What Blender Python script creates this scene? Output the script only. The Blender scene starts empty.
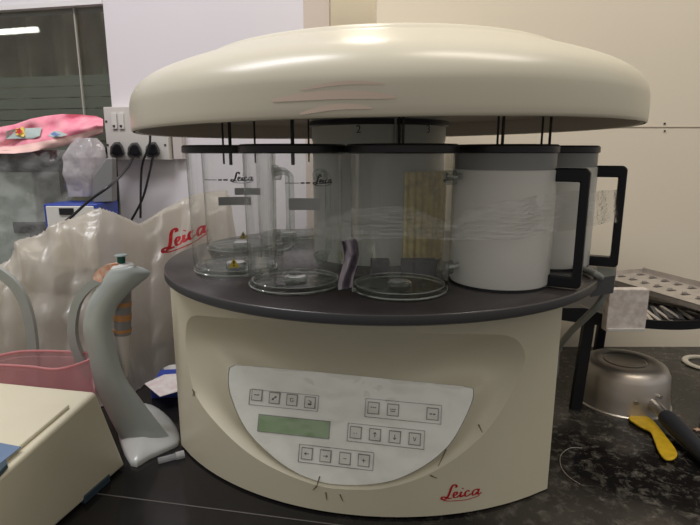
import bpy, bmesh, math, random
from mathutils import Vector, Matrix, noise
random.seed(4)
S = bpy.context.scene
COL = S.collection
PI = math.pi
# ------------------------------------------------------------------ camera
F, H, PITCH = 530.0, 0.53, math.radians(11.7)
cp, sp = math.cos(PITCH), math.sin(PITCH)
cd = bpy.data.cameras.new('camera'); cam = bpy.data.objects.new('camera', cd); COL.objects.link(cam)
cd.sensor_width = 36; cd.lens = 36*F/700; cd.clip_start = .02
cam.location = (0, 0, H); cam.rotation_euler = (PI/2-PITCH, 0, 0); S.camera = cam
def ray(px, py):
    x, v = px-350, py-262.5
    return Vector((x, F*cp-v*sp, -(F*sp+v*cp)))
EYE = Vector((0, 0, H))
def atY(px, py, Y): d = ray(px, py); return EYE+d*(Y/d.y)
def atZ(px, py, z): d = ray(px, py); return EYE+d*((z-H)/d.z)
def atP(px, py, o, n): d = ray(px, py); return EYE+d*((o-EYE).dot(n)/d.dot(n))

# ------------------------------------------------------------------ materials
def mat(name, col, rough=.5, metal=0., var=0., scale=20., bump=0., bscale=200., spec=.5, coat=0., trans=0., emit=None, es=0., alpha=1., col2=None, aniso=None):
    m = bpy.data.materials.new(name); m.use_nodes = True
    nt = m.node_tree; b = nt.nodes['Principled BSDF']
    b.inputs['Base Color'].default_value = (*col, 1); b.inputs['Roughness'].default_value = rough
    b.inputs['Metallic'].default_value = metal; b.inputs['Specular IOR Level'].default_value = spec
    b.inputs['Coat Weight'].default_value = coat; b.inputs['Transmission Weight'].default_value = trans
    b.inputs['Alpha'].default_value = alpha
    if emit: b.inputs['Emission Color'].default_value = (*emit, 1); b.inputs['Emission Strength'].default_value = es
    tc = nt.nodes.new('ShaderNodeTexCoord')
    if var or col2:
        n = nt.nodes.new('ShaderNodeTexNoise'); n.inputs['Scale'].default_value = scale; n.inputs['Detail'].default_value = 5
        r = nt.nodes.new('ShaderNodeValToRGB')
        c2 = col2 or tuple(c*(1-var) for c in col)
        r.color_ramp.elements[0].color = (*c2, 1); r.color_ramp.elements[1].color = (*col, 1)
        r.color_ramp.elements[0].position = .35; r.color_ramp.elements[1].position = .62
        nt.links.new(tc.outputs['Object'], n.inputs['Vector']); nt.links.new(n.outputs['Fac'], r.inputs['Fac'])
        nt.links.new(r.outputs['Color'], b.inputs['Base Color'])
    if bump:
        n2 = nt.nodes.new('ShaderNodeTexNoise'); n2.inputs['Scale'].default_value = bscale; n2.inputs['Detail'].default_value = 4
        mp = nt.nodes.new('ShaderNodeMapping')
        if aniso: mp.inputs['Scale'].default_value = aniso
        bp = nt.nodes.new('ShaderNodeBump'); bp.inputs['Strength'].default_value = bump; bp.inputs['Distance'].default_value = .002
        nt.links.new(tc.outputs['Object'], mp.inputs['Vector']); nt.links.new(mp.outputs['Vector'], n2.inputs['Vector'])
        nt.links.new(n2.outputs['Fac'], bp.inputs['Height']); nt.links.new(bp.outputs['Normal'], b.inputs['Normal'])
    return m
def film(name, tint=(.95, .96, .95), edge=(.6, .62, .6), gloss=.12, gr=.05, diff=.04, dcol=(.9, .9, .88), bump=0, bscale=30., blend=.45, aniso=None):
    """thin clear sheet: lets light through, mirrors more at a grazing angle"""
    m = bpy.data.materials.new(name); m.use_nodes = True; nt = m.node_tree; nt.nodes.clear()
    N = nt.nodes.new; L = nt.links.new
    out = N('ShaderNodeOutputMaterial'); tr = N('ShaderNodeBsdfTransparent'); gl = N('ShaderNodeBsdfGlossy'); df = N('ShaderNodeBsdfDiffuse')
    tl = N('ShaderNodeBsdfTranslucent'); ad = N('ShaderNodeMixShader')
    lw = N('ShaderNodeLayerWeight'); lw.inputs['Blend'].default_value = blend
    mx = N('ShaderNodeMix'); mx.data_type = 'RGBA'; mx.inputs[6].default_value = (*tint, 1); mx.inputs[7].default_value = (*edge, 1)
    pw = N('ShaderNodeMath'); pw.operation = 'POWER'; pw.inputs[1].default_value = 3
    L(lw.outputs['Facing'], pw.inputs[0]); L(pw.outputs[0], mx.inputs[0]); L(mx.outputs[2], tr.inputs['Color'])
    gl.inputs['Roughness'].default_value = gr; gl.inputs['Color'].default_value = (1, 1, 1, 1)
    df.inputs['Color'].default_value = (*dcol, 1); tl.inputs['Color'].default_value = (*dcol, 1)
    L(df.outputs[0], ad.inputs[1]); L(tl.outputs[0], ad.inputs[2])
    m1 = N('ShaderNodeMixShader'); m1.inputs[0].default_value = diff; L(tr.outputs[0], m1.inputs[1]); L(ad.outputs[0], m1.inputs[2])
    m2 = N('ShaderNodeMixShader')
    mu = N('ShaderNodeMath'); mu.operation = 'MULTIPLY_ADD'; mu.inputs[1].default_value = gloss*3; mu.inputs[2].default_value = gloss*.3
    L(pw.outputs[0], mu.inputs[0]); L(mu.outputs[0], m2.inputs[0]); L(m1.outputs[0], m2.inputs[1]); L(gl.outputs[0], m2.inputs[2])
    if bump:
        tc = N('ShaderNodeTexCoord'); n = N('ShaderNodeTexNoise'); n.inputs['Scale'].default_value = bscale; n.inputs['Detail'].default_value = 3
        mp = N('ShaderNodeMapping')
        if aniso: mp.inputs['Scale'].default_value = aniso
        b = N('ShaderNodeBump'); b.inputs['Strength'].default_value = bump; b.inputs['Distance'].default_value = .01
        L(tc.outputs['Object'], mp.inputs[0]); L(mp.outputs[0], n.inputs['Vector']); L(n.outputs['Fac'], b.inputs['Height'])
        for q in (gl, df, tl): L(b.outputs[0], q.inputs['Normal'])
        L(b.outputs[0], lw.inputs['Normal'])
    L(m2.outputs[0], out.inputs[0])
    return m
M = {}
M['cream'] = mat('cream_plastic', (.64, .592, .445), .38, var=.05, scale=6, bump=.05, bscale=400)
M['cover'] = mat('cream_cover', (.60, .56, .44), .3, var=.04, scale=5)
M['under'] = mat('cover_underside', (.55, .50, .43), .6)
M['black'] = mat('black_plastic', (.012, .012, .014), .38)
M['blacksat'] = mat('black_satin', (.010, .010, .012), .35, spec=.3)
M['deck'] = mat('dark_deck', (.062, .054, .052), .26, col2=(.048, .042, .041), scale=9, bump=.05, bscale=300)
M['deckedge'] = mat('deck_edge', (.02, .02, .021), .45)
M['columnm'] = mat('grey_green_column', (.60, .62, .55), .4, bump=.2, bscale=40, aniso=(8, 8, .3))
M['yellowish'] = mat('yellowish_plastic', (.86, .74, .30), .4, col2=(.62, .53, .22), scale=60, bump=.4, bscale=60, aniso=(6, 6, .3))
M['rod'] = mat('dark_steel_rod', (.05, .045, .04), .35, metal=.6)
M['steel'] = mat('brushed_steel', (.55, .53, .50), .33, metal=1, bump=.1, bscale=200, aniso=(1, 1, 12))
M['pan'] = mat('worn_steel', (.56, .54, .51), .42, metal=.8, col2=(.46, .40, .34), scale=9)
M['bath'] = mat('pale_enamel', (.80, .79, .72), .3, var=.04, scale=8)
M['band'] = mat('grey_band', (.28, .28, .27), .4)
M['panel'] = mat('panel_foil', (.93, .93, .86), .16, var=.07, scale=14, bump=1.0, bscale=13, coat=.6)
M['panelgrey'] = mat('button_face', (.72, .72, .65), .3)
M['ink'] = mat('dark_ink', (.03, .03, .03), .5)
M['inkgrey'] = mat('grey_ink', (.22, .22, .2), .5)
M['lcd'] = mat('display_green', (.27, .40, .20), .3, var=.12, scale=40)
M['red'] = mat('red_ink', (.45, .008, .015), .4)
M['pinksmear'] = mat('pink_smear', (.62, .42, .33), .4)
M['dirt'] = mat('dirt_marks', (.16, .12, .07), .7)
M['greyplastic'] = mat('pale_grey_plastic', (.36, .385, .36), .25, var=.06, scale=10)
M['whiteplastic'] = mat('white_plastic', (.66, .65, .61), .35)
M['peach'] = mat('peach_plastic', (.68, .50, .38), .5, col2=(.62, .25, .12), scale=120)
M['orange'] = mat('orange_stripe', (.42, .20, .07), .5)
M['greycyl'] = mat('grey_barrel', (.20, .19, .185), .4)
M['green'] = mat('green_button', (.0, .07, .045), .4)
M['blue'] = mat('blue_enamel', (.03, .06, .33), .4)
M['slate'] = mat('slate_blue', (.13, .19, .30), .4)
M['slatedark'] = mat('slate_dark', (.03, .055, .075), .4)
M['pinkcloth'] = mat('pink_cloth', (.85, .36, .42), .85, col2=(.80, .22, .32), scale=30, bump=.5, bscale=60)
M['pinkpale'] = mat('pale_pink_cloth', (.83, .55, .50), .85, bump=.4, bscale=60)
M['patch'] = mat('grey_patch', (.38, .45, .43), .8)
M['yellow'] = mat('yellow_plastic', (.72, .46, .02), .4, var=.2, scale=60)
M['flowery'] = mat('yellow_print', (.75, .55, .12), .8)
M['flowerr'] = mat('red_print', (.62, .06, .05), .8)
M['bluep'] = mat('blue_print', (.12, .18, .40), .8)
M['paper'] = mat('white_paper', (.68, .64, .62), .8, col2=(.6, .5, .48), scale=60)
M['darkgrey'] = mat('dark_grey', (.05, .052, .055), .5)
M['midgrey'] = mat('mid_grey', (.20, .20, .20), .5)
M['equip'] = mat('equipment_grey', (.55, .60, .54), .45, col2=(.42, .46, .42), scale=7)
M['stickeryellow'] = mat('yellow_sticker', (.62, .47, .04), .5)
M['labelgrey'] = mat('label_grey', (.46, .47, .46), .6)
M['whiteblock'] = mat('white_block', (.76, .69, .64), .6, col2=(.58, .51, .47), scale=70, bump=.4, bscale=90)
M['lilac'] = mat('lilac_film', (.42, .37, .42), .35, bump=.5, bscale=70)
M['tray'] = mat('dull_aluminium', (.60, .55, .50), .42, metal=.55, var=.15, scale=40)
M['traydark'] = mat('tray_slots', (.06, .05, .045), .6)
M['glass'] = film('clear_glass', tint=(.99, .993, .99), edge=(.55, .58, .55), gloss=.16, gr=.04, diff=.008, bump=.35, bscale=9, aniso=(6, 6, .35))
M['glassbase'] = film('thick_glass', tint=(.92, .94, .92), edge=(.6, .65, .6), gloss=.11, gr=.04, diff=.012, bump=.3, bscale=14)
M['glassring'] = film('glass_ring', tint=(.85, .88, .85), edge=(.3, .33, .3), gloss=.45, gr=.05, diff=.12)
M['glassgrey'] = film('grey_glass', tint=(.88, .9, .88), edge=(.35, .38, .35), gloss=.3, gr=.05, diff=.05, dcol=(.5, .52, .5))
M['tape'] = film('clear_tape', tint=(.98, .98, .97), edge=(.8, .8, .8), gloss=.26, gr=.1, diff=.06, dcol=(.8, .78, .76), bump=.5, bscale=40, aniso=(1, 1, 6))
M['dustcover'] = film('cloudy_plastic', tint=(.88, .86, .81), edge=(.55, .52, .48), gloss=.13, gr=.28, diff=.52, dcol=(.84, .78, .68), bump=.5, bscale=12)
M['clearwrap'] = film('clear_wrap', tint=(.9, .91, .9), edge=(.5, .5, .5), gloss=.4, gr=.1, diff=.14, dcol=(.85, .87, .85), bump=1.0, bscale=16)
M['bag'] = film('milky_bag', tint=(.6, .58, .6), edge=(.4, .4, .4), gloss=.2, gr=.2, diff=.6, dcol=(.92, .88, .90), bump=1.0, bscale=26)
M['pinkbox'] = film('pink_translucent', tint=(.92, .66, .70), edge=(.7, .45, .48), gloss=.2, gr=.12, diff=.36, dcol=(.90, .50, .54))
M['windowglass'] = film('window_glass', tint=(.75, .78, .74), edge=(.5, .5, .5), gloss=.16, gr=.02, diff=.0, blend=.3)

def granite():
    m = bpy.data.materials.new('black_granite'); m.use_nodes = True; nt = m.node_tree; b = nt.nodes['Principled BSDF']
    N = nt.nodes.new; L = nt.links.new
    tc = N('ShaderNodeTexCoord')
    n1 = N('ShaderNodeTexNoise'); n1.inputs['Scale'].default_value = 42; n1.inputs['Detail'].default_value = 9; n1.inputs['Roughness'].default_value = .72; n1.inputs['Distortion'].default_value = .35
    n2 = N('ShaderNodeTexNoise'); n2.inputs['Scale'].default_value = 4.5; n2.inputs['Detail'].default_value = 4; n2.inputs['Distortion'].default_value = .6
    L(tc.outputs['Object'], n1.inputs['Vector']); L(tc.outputs['Object'], n2.inputs['Vector'])
    r1 = N('ShaderNodeValToRGB'); r1.color_ramp.elements[0].position = .50; r1.color_ramp.elements[1].position = .78
    r1.color_ramp.elements[0].color = (0, 0, 0, 1); r1.color_ramp.elements[1].color = (1, 1, 1, 1)
    r2 = N('ShaderNodeValToRGB'); r2.color_ramp.elements[0].position = .42; r2.color_ramp.elements[1].position = .6
    L(n1.outputs['Fac'], r1.inputs['Fac']); L(n2.outputs['Fac'], r2.inputs['Fac'])
    # pale mottling grows stronger towards the right of the worktop
    sx = N('ShaderNodeSeparateXYZ'); L(tc.outputs['Object'], sx.inputs[0])
    mr = N('ShaderNodeMapRange'); mr.inputs['From Min'].default_value = -.05; mr.inputs['From Max'].default_value = .45; mr.inputs['To Min'].default_value = .05; mr.inputs['To Max'].default_value = 1
    L(sx.outputs['X'], mr.inputs['Value'])
    mu = N('ShaderNodeMath'); mu.operation = 'MULTIPLY'; L(r1.outputs['Color'], mu.inputs[0]); L(mr.outputs[0], mu.inputs[1])
    mx = N('ShaderNodeMix'); mx.data_type = 'RGBA'; mx.inputs[6].default_value = (.010, .009, .009, 1); mx.inputs[7].default_value = (.20, .187, .16, 1); L(mu.outputs[0], mx.inputs[0])
    mu2 = N('ShaderNodeMath'); mu2.operation = 'MULTIPLY'; L(r2.outputs['Color'], mu2.inputs[0]); L(mr.outputs[0], mu2.inputs[1])
    mu3 = N('ShaderNodeMath'); mu3.operation = 'MULTIPLY'; mu3.inputs[1].default_value = .30; L(mu2.outputs[0], mu3.inputs[0])
    mx2 = N('ShaderNodeMix'); mx2.data_type = 'RGBA'; L(mx.outputs[2], mx2.inputs[6]); mx2.inputs[7].default_value = (.13, .115, .095, 1); L(mu3.outputs[0], mx2.inputs[0])
    L(mx2.outputs[2], b.inputs['Base Color'])
    rr = N('ShaderNodeMapRange'); rr.inputs['To Min'].default_value = .16; rr.inputs['To Max'].default_value = .45; L(mu.outputs[0], rr.inputs['Value']); L(rr.outputs[0], b.inputs['Roughness'])
    return m
M['granite'] = granite(); M['granite'].node_tree.nodes['Principled BSDF'].inputs['Specular IOR Level'].default_value = .32
M['lilacwall'] = mat('lilac_paint', (.755, .72, .745), .7, var=.03, scale=2)
M['beigewall'] = mat('beige_paint', (.80, .715, .57), .55, var=.03, scale=2)
M['peachwall'] = mat('peach_paint', (.62, .53, .46), .7)
M['creamwall'] = mat('cream_paint', (.92, .88, .76), .7)
M['whitetrim'] = mat('white_trim', (.78, .76, .76), .5)
M['curtain'] = mat('brown_curtain', (.72, .62, .53), .8, col2=(.48, .42, .36), scale=6)
M['blindm'] = mat('green_grey_blind', (.36, .355, .32), .6, var=.1, scale=10)
M['lamp'] = mat('lamp_tube', (1, 1, 1), .5, emit=(1, .97, .93), es=18)

# ------------------------------------------------------------------ mesh helpers
def obj(name, bm, m, parent=None, smooth=True, loc=None, rz=0, angle=35, bevel=0, kind=None, world=True):
    me = bpy.data.meshes.new(name); bmesh.ops.recalc_face_normals(bm, faces=bm.faces[:]) if bm.faces else None
    bm.to_mesh(me); bm.free()
    for q in (m if isinstance(m, (list, tuple)) else [m]): me.materials.append(q)
    o = bpy.data.objects.new(name, me); COL.objects.link(o)
    if smooth:
        me.shade_smooth(); me.set_sharp_from_angle(angle=math.radians(angle))
    if bevel:
        b = o.modifiers.new('bevel', 'BEVEL'); b.width = bevel; b.segments = 3; b.limit_method = 'ANGLE'
    if loc is not None: o.location = loc
    o.rotation_euler.z = rz
    if parent is not None:
        o.parent = parent
        if world and loc is None: o.matrix_parent_inverse = parent.matrix_basis.inverted()
    if kind: o['kind'] = kind
    return o
def thing(name, label, cat, loc=(0, 0, 0), rz=0, group=None):
    o = bpy.data.objects.new(name, None); COL.objects.link(o); o.location = loc; o.rotation_euler.z = rz; o.empty_display_size = .02
    o['label'] = label; o['category'] = cat
    if group: o['group'] = group
    bpy.context.view_layer.update()
    return o
def tag(o, label, cat, group=None):
    o['label'] = label; o['category'] = cat
    if group: o['group'] = group
    return o
def box(bm, c, s, rz=0, mi=0, ry=0, rx=0):
    r = bmesh.ops.create_cube(bm, size=1)
    R = Matrix.Rotation(rz, 4, 'Z') @ Matrix.Rotation(ry, 4, 'Y') @ Matrix.Rotation(rx, 4, 'X')
    bmesh.ops.transform(bm, matrix=Matrix.Translation(c) @ R @ Matrix.Diagonal((*s, 1)), verts=r['verts'])
    for v in r['verts']:
        for f in v.link_faces: f.material_index = mi
def lathe(bm, prof, c=(0, 0, 0), n=64, mi=0, closed=False):
    rings = []
    for r, z in prof:
        if r < 1e-6: rings.append([bm.verts.new((c[0], c[1], c[2]+z))])
        else: rings.append([bm.verts.new((c[0]+r*math.cos(2*PI*k/n), c[1]+r*math.sin(2*PI*k/n), c[2]+z)) for k in range(n)])
    pr = list(zip(rings, rings[1:]))
    if closed: pr.append((rings[-1], rings[0]))
    for a, b in pr:
        for k in range(n):
            k2 = (k+1) % n
            vs = [a[0]] if len(a) == 1 else [a[k], a[k2]]
            vs += [b[0]] if len(b) == 1 else [b[k2], b[k]]
            if len(vs) > 2:
                f = bm.faces.new(vs); f.material_index = mi
def catmull(pts, n=8, loop=False):
    P = [Vector(p) for p in pts]; out = []
    m = len(P); rng = range(m if loop else m-1)
    for i in rng:
        if loop: a, b, c, d = P[(i-1) % m], P[i], P[(i+1) % m], P[(i+2) % m]
        else: a, b, c, d = P[max(i-1, 0)], P[i], P[i+1], P[min(i+2, m-1)]
        for k in range(n):
            t = k/n
            out.append(.5*((2*b)+(c-a)*t+(2*a-5*b+4*c-d)*t*t+(3*b-a-3*c+d)*t**3))
    if not loop: out.append(P[-1])
    return out
def tube(bm, pts, r, n=10, mi=0, smoothn=6):
    P = catmull(pts, smoothn) if smoothn else [Vector(p) for p in pts]
    rings = []; up = None
    for i, p in enumerate(P):
        t = (P[min(i+1, len(P)-1)]-P[max(i-1, 0)]).normalized()
        if up is None: up = Vector((0, 0, 1)) if abs(t.z) < .9 else Vector((1, 0, 0))
        s = t.cross(up)
        if s.length < 1e-5: s = t.cross(Vector((1, .3, 0)))
        s.normalize(); up = s.cross(t).normalized()
        rr = r(i/(len(P)-1)) if callable(r) else r
        rings.append([bm.verts.new(p+(s*math.cos(2*PI*k/n)+up*math.sin(2*PI*k/n))*rr) for k in range(n)])
    for a, b in zip(rings, rings[1:]):
        for k in range(n):
            f = bm.faces.new((a[k], a[(k+1) % n], b[(k+1) % n], b[k])); f.material_index = mi
    for rg in (rings[0], rings[-1]):
        f = bm.faces.new(rg); f.material_index = mi
def prism(bm, pts, off, mi=0):
    """polygon of 3D points given thickness along vector off"""
    off = Vector(off)
    a = [bm.verts.new(Vector(p)) for p in pts]; b = [bm.verts.new(Vector(p)+off) for p in pts]
    bm.faces.new(a).material_index = mi; bm.faces.new(b[::-1]).material_index = mi
    n = len(a)
    for k in range(n): bm.faces.new((a[k], b[k], b[(k+1) % n], a[(k+1) % n])).material_index = mi
def grid(bm, fn, nu, nv, mi=0):
    V = [[bm.verts.new(fn(i/nu, j/nv)) for j in range(nv+1)] for i in range(nu+1)]
    for i in range(nu):
        for j in range(nv):
            bm.faces.new((V[i][j], V[i+1][j], V[i+1][j+1], V[i][j+1])).material_index = mi
    return V
def BM(): return bmesh.new()
LEICA = [  # strokes of the word, unit width, with pen width
    ([(.33, .36), (.33, .43), (.27, .45), (.22, .37), (.185, .22), (.14, .09), (.07, .03), (.01, .05), (.02, .11), (.09, .10), (.17, .05), (.24, .05)], .042),
    ([(.275, .12), (.34, .15), (.36, .21), (.31, .225), (.275, .15), (.29, .06), (.35, .055), (.41, .11)], .034),
    ([(.455, .22), (.43, .11), (.45, .055), (.51, .10)], .04), ([(.475, .30), (.49, .315)], .045),
    ([(.635, .19), (.60, .225), (.545, .17), (.545, .07), (.60, .055), (.67, .11)], .036),
    ([(.84, .19), (.79, .225), (.72, .17), (.71, .07), (.76, .055), (.82, .13)], .034), ([(.86, .225), (.835, .11), (.85, .055), (.92, .09)], .038),
    ([(.03, .035), (.12, -.02), (.35, -.05), (.60, -.055), (.88, .01)], .026)]
def strokes(bm, strk, fn, mi=0, k=1.0):
    """flat pen strokes mapped to a surface by fn(a, b)"""
    for pts, w in strk:
        P = catmull([(p[0], p[1], 0) for p in pts], 5); L_, R_ = [], []
        for i, p in enumerate(P):
            t = (P[min(i+1, len(P)-1)]-P[max(i-1, 0)]); t = t.normalized() if t.length > 1e-6 else Vector((1, 0, 0))
            ww = w*k*.5*(.55+.45*abs(t.y)) if len(P) > 8 else w*k*.5
            nrm = Vector((-t.y, t.x, 0))*ww
            L_.append(bm.verts.new(fn(*(p+nrm)[:2]))); R_.append(bm.verts.new(fn(*(p-nrm)[:2])))
        for i in range(len(P)-1):
            bm.faces.new((L_[i], L_[i+1], R_[i+1], R_[i])).material_index = mi

# ------------------------------------------------------------------ setting
bm = BM(); box(bm, (0, .95, -.02), (2.6, 1.7, .04)); obj('counter_slab', bm, M['granite'], kind='structure', smooth=False)['label'] = 'black speckled granite worktop with pale blotches'
a, b_ = atZ(60, 489, 0), atZ(260, 515, 0)
bm = BM(); d = (b_-a).normalized(); s_ = Vector((d.y, -d.x, 0))*.0009
prism(bm, [a-d*.05+s_, b_+d*.5+s_, b_+d*.5-s_, a-d*.05-s_], (0, 0, .0006)); obj('trim_1', bm, mat('joint_filler', (.12, .11, .1), .6), kind='structure', smooth=False)
bm = BM(); box(bm, (0, .8, -.9), (6, 6, .04)); obj('floor', bm, mat('floor_grey', (.25, .23, .21), .6), kind='structure', smooth=False)
# left wall swings away to the left
WD = Vector((-.978, .209, 0)).normalized(); WN = Vector((-.209, -.978, 0)).normalized()
e304 = atY(304, 60, 1.50); WO = Vector((e304.x, 1.50, 0))
def onwall(px, py, off=0.): return atP(px, py, WO+WN*off, WN)
def wall_box(u0, u1, z0, z1, t0, t1, bm, mi=0):   # u runs left from the corner, t out of the wall
    pts = [WO+WD*u+WN*t for u, t in ((u0, t0), (u1, t0), (u1, t1), (u0, t1))]
    prism(bm, [p+Vector((0, 0, z0)) for p in pts], (0, 0, z1-z0), mi)
def wu(p): return (p-WO).dot(WD)
pw = onwall(102, 6); pw2 = onwall(113, 107)
win_u0 = (wu(pw)+wu(pw2))/2; win_z1 = onwall(60, 7).z
bm = BM()
wall_box(0, win_u0, -.88, 2.4, -.12, 0, bm); wall_box(win_u0, 1.7, win_z1+.012, 2.4, -.12, 0, bm); wall_box(win_u0, 1.7, -.88, .30, -.12, 0, bm)
wall_box(1.6, 2.2, -.88, 2.4, -.12, 0, bm)
obj('wall_left', bm, M['lilacwall'], kind='structure', smooth=False)
bm = BM(); wall_box(win_u0, 1.6, win_z1, win_z1+.014, -.03, .006, bm)
wf = obj('window_1', bm, M['whitetrim'], kind='structure', smooth=False)
bm = BM(); wall_box(win_u0, 1.6, .30, win_z1, -.022, -.018, bm); obj('glass_pane', bm, M['windowglass'], wf, smooth=False)
p1 = onwall(75, 5, -.015); p2 = onwall(84, 112, -.015)
bm = BM(); um = (wu(p1)+wu(p2))/2; wall_box(um-.0022, um+.0022, .30, win_z1, -.016, -.01, bm); obj('window_frame', bm, mat('aluminium_strip', (.38, .37, .33), .4), wf, smooth=False)
bm = BM()   # curtain folds behind the glass
def cur(u, v):
    uu = win_u0-.05+u*1.1; t = -.16+.02*math.sin(uu*46)+.01*math.sin(uu*91+1); return WO+WD*uu+WN*t+Vector((0, 0, .3+v*(win_z1+.1-.3)))
grid(bm, cur, 160, 4); c = obj('curtain', bm, M['curtain'], wf)
bm = BM()
for k in range(8):
    z = .50+k*.034; wall_box(win_u0-.02, 1.6, z, z+.031, -.10, -.095, bm)
obj('blind_slats', bm, M['blindm'], wf, smooth=False)
bm = BM(); wall_box(win_u0-.1, 1.8, 0, 1.4, -.40, -.38, bm); obj('wall_beyond', bm, mat('dark_room', (.10, .09, .08), .8), kind='structure', smooth=False)
# return of the left wall, recess and right wall
x329 = atY(329, 10, 1.5).x
bm = BM(); box(bm, ((WO.x+x329)/2, 1.56, .76), (x329-WO.x, .12, 3.28)); obj('trim_2', bm, M['peachwall'], kind='structure', smooth=False)
x377 = atY(377, 12, 1.40).x
bm = BM(); box(bm, (x377+1.0, 1.44, .76), (2.0, .08, 3.28)); wr = obj('wall_right', bm, M['beigewall'], kind='structure', smooth=False)
zs = atY(670, 127, 1.40).z
bm = BM(); box(bm, (x377+1.0, 1.3995, zs), (2.0, .002, .0016)); obj('trim_3', bm, mat('panel_joint', (.42, .36, .28), .6), kind='structure', smooth=False)
for py in (123.5, 131):
    p = atY(665, py, 1.398); bm = BM(); lathe(bm, [(0, 0), (.0022, .0), (.0026, -.002), (0, -.002)], n=12)
    o = tag(obj('wall_screw', bm, M['ink'], loc=(p.x, 1.3975, p.z)), 'small dark screw head '+('above' if py < 127 else 'below')+' the panel joint on the beige wall', 'screw', 'screws along the beige wall joint'); o.rotation_euler = (PI/2, 0, 0)
bm = BM(); box(bm, (.1, 2.0, .76), (1.2, .08, 3.28)); obj('wall_back', bm, M['creamwall'], kind='structure', smooth=False)

# ------------------------------------------------------------------ tissue processor
CX, CY = .051, .969
proc = thing('tissue_processor', 'large cream round tissue processor with domed cover, dark turntable and keypad, on the black worktop', 'laboratory machine', (CX, CY, 0))
# front face: part of a cylinder, turned a little to the left
pl, pr = atZ(181.4, 446.3, 0), atZ(547, 490.7, 0)
chord = (pr-pl); e = chord.normalized(); n_ = Vector((e.y, -e.x, 0)); mid = (pl+pr)/2; half = chord.length/2
apex = atZ(385, 519.3, 0); sag = (apex-mid).dot(n_); uu = (apex-mid).dot(e)
# circle through both ends and the apex point
def circ(h, u, s):   # centre (0,c): h^2+c^2=R^2 ; u^2+(s-c)^2=R^2
    c = (u*u+s*s-h*h)/(2*s); return c, math.hypot(h, c)
cc, RR = circ(half, uu, sag)
def arc(u, z, off=0.):
    return mid+e*u*(1+off/RR)+n_*(cc+math.sqrt(max(RR*RR-u*u, 0))+off)+Vector((0, 0, z))
def hit(px, py):     # ray with that cylinder
    d = ray(px, py); O = EYE-mid; ox, oy, dx, dy = O.dot(e), O.dot(n_)-cc, d.dot(e), d.dot(n_)
    A, B, C = dx*dx+dy*dy, 2*(ox*dx+oy*dy), ox*ox+oy*oy-RR*RR
    t = (-B-math.sqrt(max(B*B-4*A*C, 0)))/(2*A); p = EYE+d*t; return ((p-mid).dot(e), p.z)
ZT = .333
outer_px = [(186, 327), (190, 318), (200, 315.5), (260, 320), (330, 328), (400, 332), (460, 334), (503, 335), (518, 341), (525, 354), (522, 370), (508.6, 399), (480, 438), (434, 471.5), (388.6, 487.5), (348.6, 489.5), (314, 484.5), (257, 459), (217, 424), (194, 391), (186, 350)]
panel_px = [(228.5, 370), (233, 365.5), (245, 365.5), (331, 373), (400, 380), (466, 386.5), (473, 391), (473, 400), (463, 423), (448.6, 446), (423, 467), (388.6, 482), (348.6, 485.5), (314, 480.5), (280, 463), (246, 430), (229.5, 393)]
pb = arc(*hit(350, 486.5)); PT = math.radians(70)
pn = (n_*math.sin(PT)+Vector((0, 0, math.cos(PT)))).normalized(); po = pb-pn*.003
pe = e; pv = pn.cross(pe).normalized(); pv = pv if pv.z > 0 else -pv
outer = [hit(*p) for p in outer_px]
outer3 = [arc(u, z) for u, z in outer]
panel3 = [atP(x, y, po, pn) for x, y in panel_px]
cen3 = atP(350, 420, po, pn)
cu, cz = (cen3-mid).dot(e), cen3.z
def uz(p): return ((p-mid).dot(e)-cu, p.z-cz)
def polar(poly):     # radius in direction th of a star-shaped outline
    def f(th):
        d = (math.cos(th), math.sin(th)); best = 0
        for i in range(len(poly)):
            (x1, y1), (x2, y2) = poly[i], poly[(i+1) % len(poly)]
            ex, ey = x2-x1, y2-y1; den = d[0]*ey-d[1]*ex
            if abs(den) < 1e-12: continue
            t = (x1*ey-y1*ex)/den; s = (x1*d[1]-y1*d[0])/den
            if t > 0 and -1e-6 <= s <= 1+1e-6: best = max(best, t)
        return best
    return f
def dense(l): return [(p.x, p.y) for p in catmull([(x, y, 0) for x, y in l], 4, True)]
f_out = polar(dense([uz(p) for p in outer3])); f_pan = polar(dense([uz(p) for p in panel3]))
rect = [(-half-cu, -cz+.004), (half-cu, -cz+.004), (half-cu, ZT-cz), (-half-cu, ZT-cz)]; f_rect = polar(rect)
ths = sorted([2*PI*k/180 for k in range(180)]+[math.atan2(y, x) % (2*PI) for x, y in rect])
def plane_pt(du, dz):   # point of the panel plane above (u,z)
    z = cz+dz; q = mid+e*(cu+du)+Vector((0, 0, z)); t = (po-q).dot(pn)/n_.dot(pn); return q+n_*t
bm = BM(); rows = []
for th in ths:
    c_, s_ = math.cos(th), math.sin(th); rp, ro, rr = f_pan(th), f_out(th), f_rect(th)
    ro = max(min(ro, rr-.003), rp+.004); row = []
    P0 = plane_pt(rp*c_, rp*s_); P1 = arc(cu+ro*c_, cz+ro*s_)
    row.append(P0-pn*.006); row.append(P0)
    for k in range(1, 8):
        t = k/8; q = P0.lerp(P1, t); dep = math.sin(t*PI)*.012*min(1, (ro-rp)/.05); row.append(q-n_*dep)
    row.append(P1)
    for k in range(1, 9):
        r = ro+(rr-ro)*(k/8); row.append(arc(cu+r*c_, cz+r*s_))
    rows.append([bm.verts.new(q) for q in row])
for i in range(len(rows)):
    a, b_ = rows[i], rows[(i+1) % len(rows)]
    for k in range(len(a)-1): bm.faces.new((a[k], a[k+1], b_[k+1], b_[k]))
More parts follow.
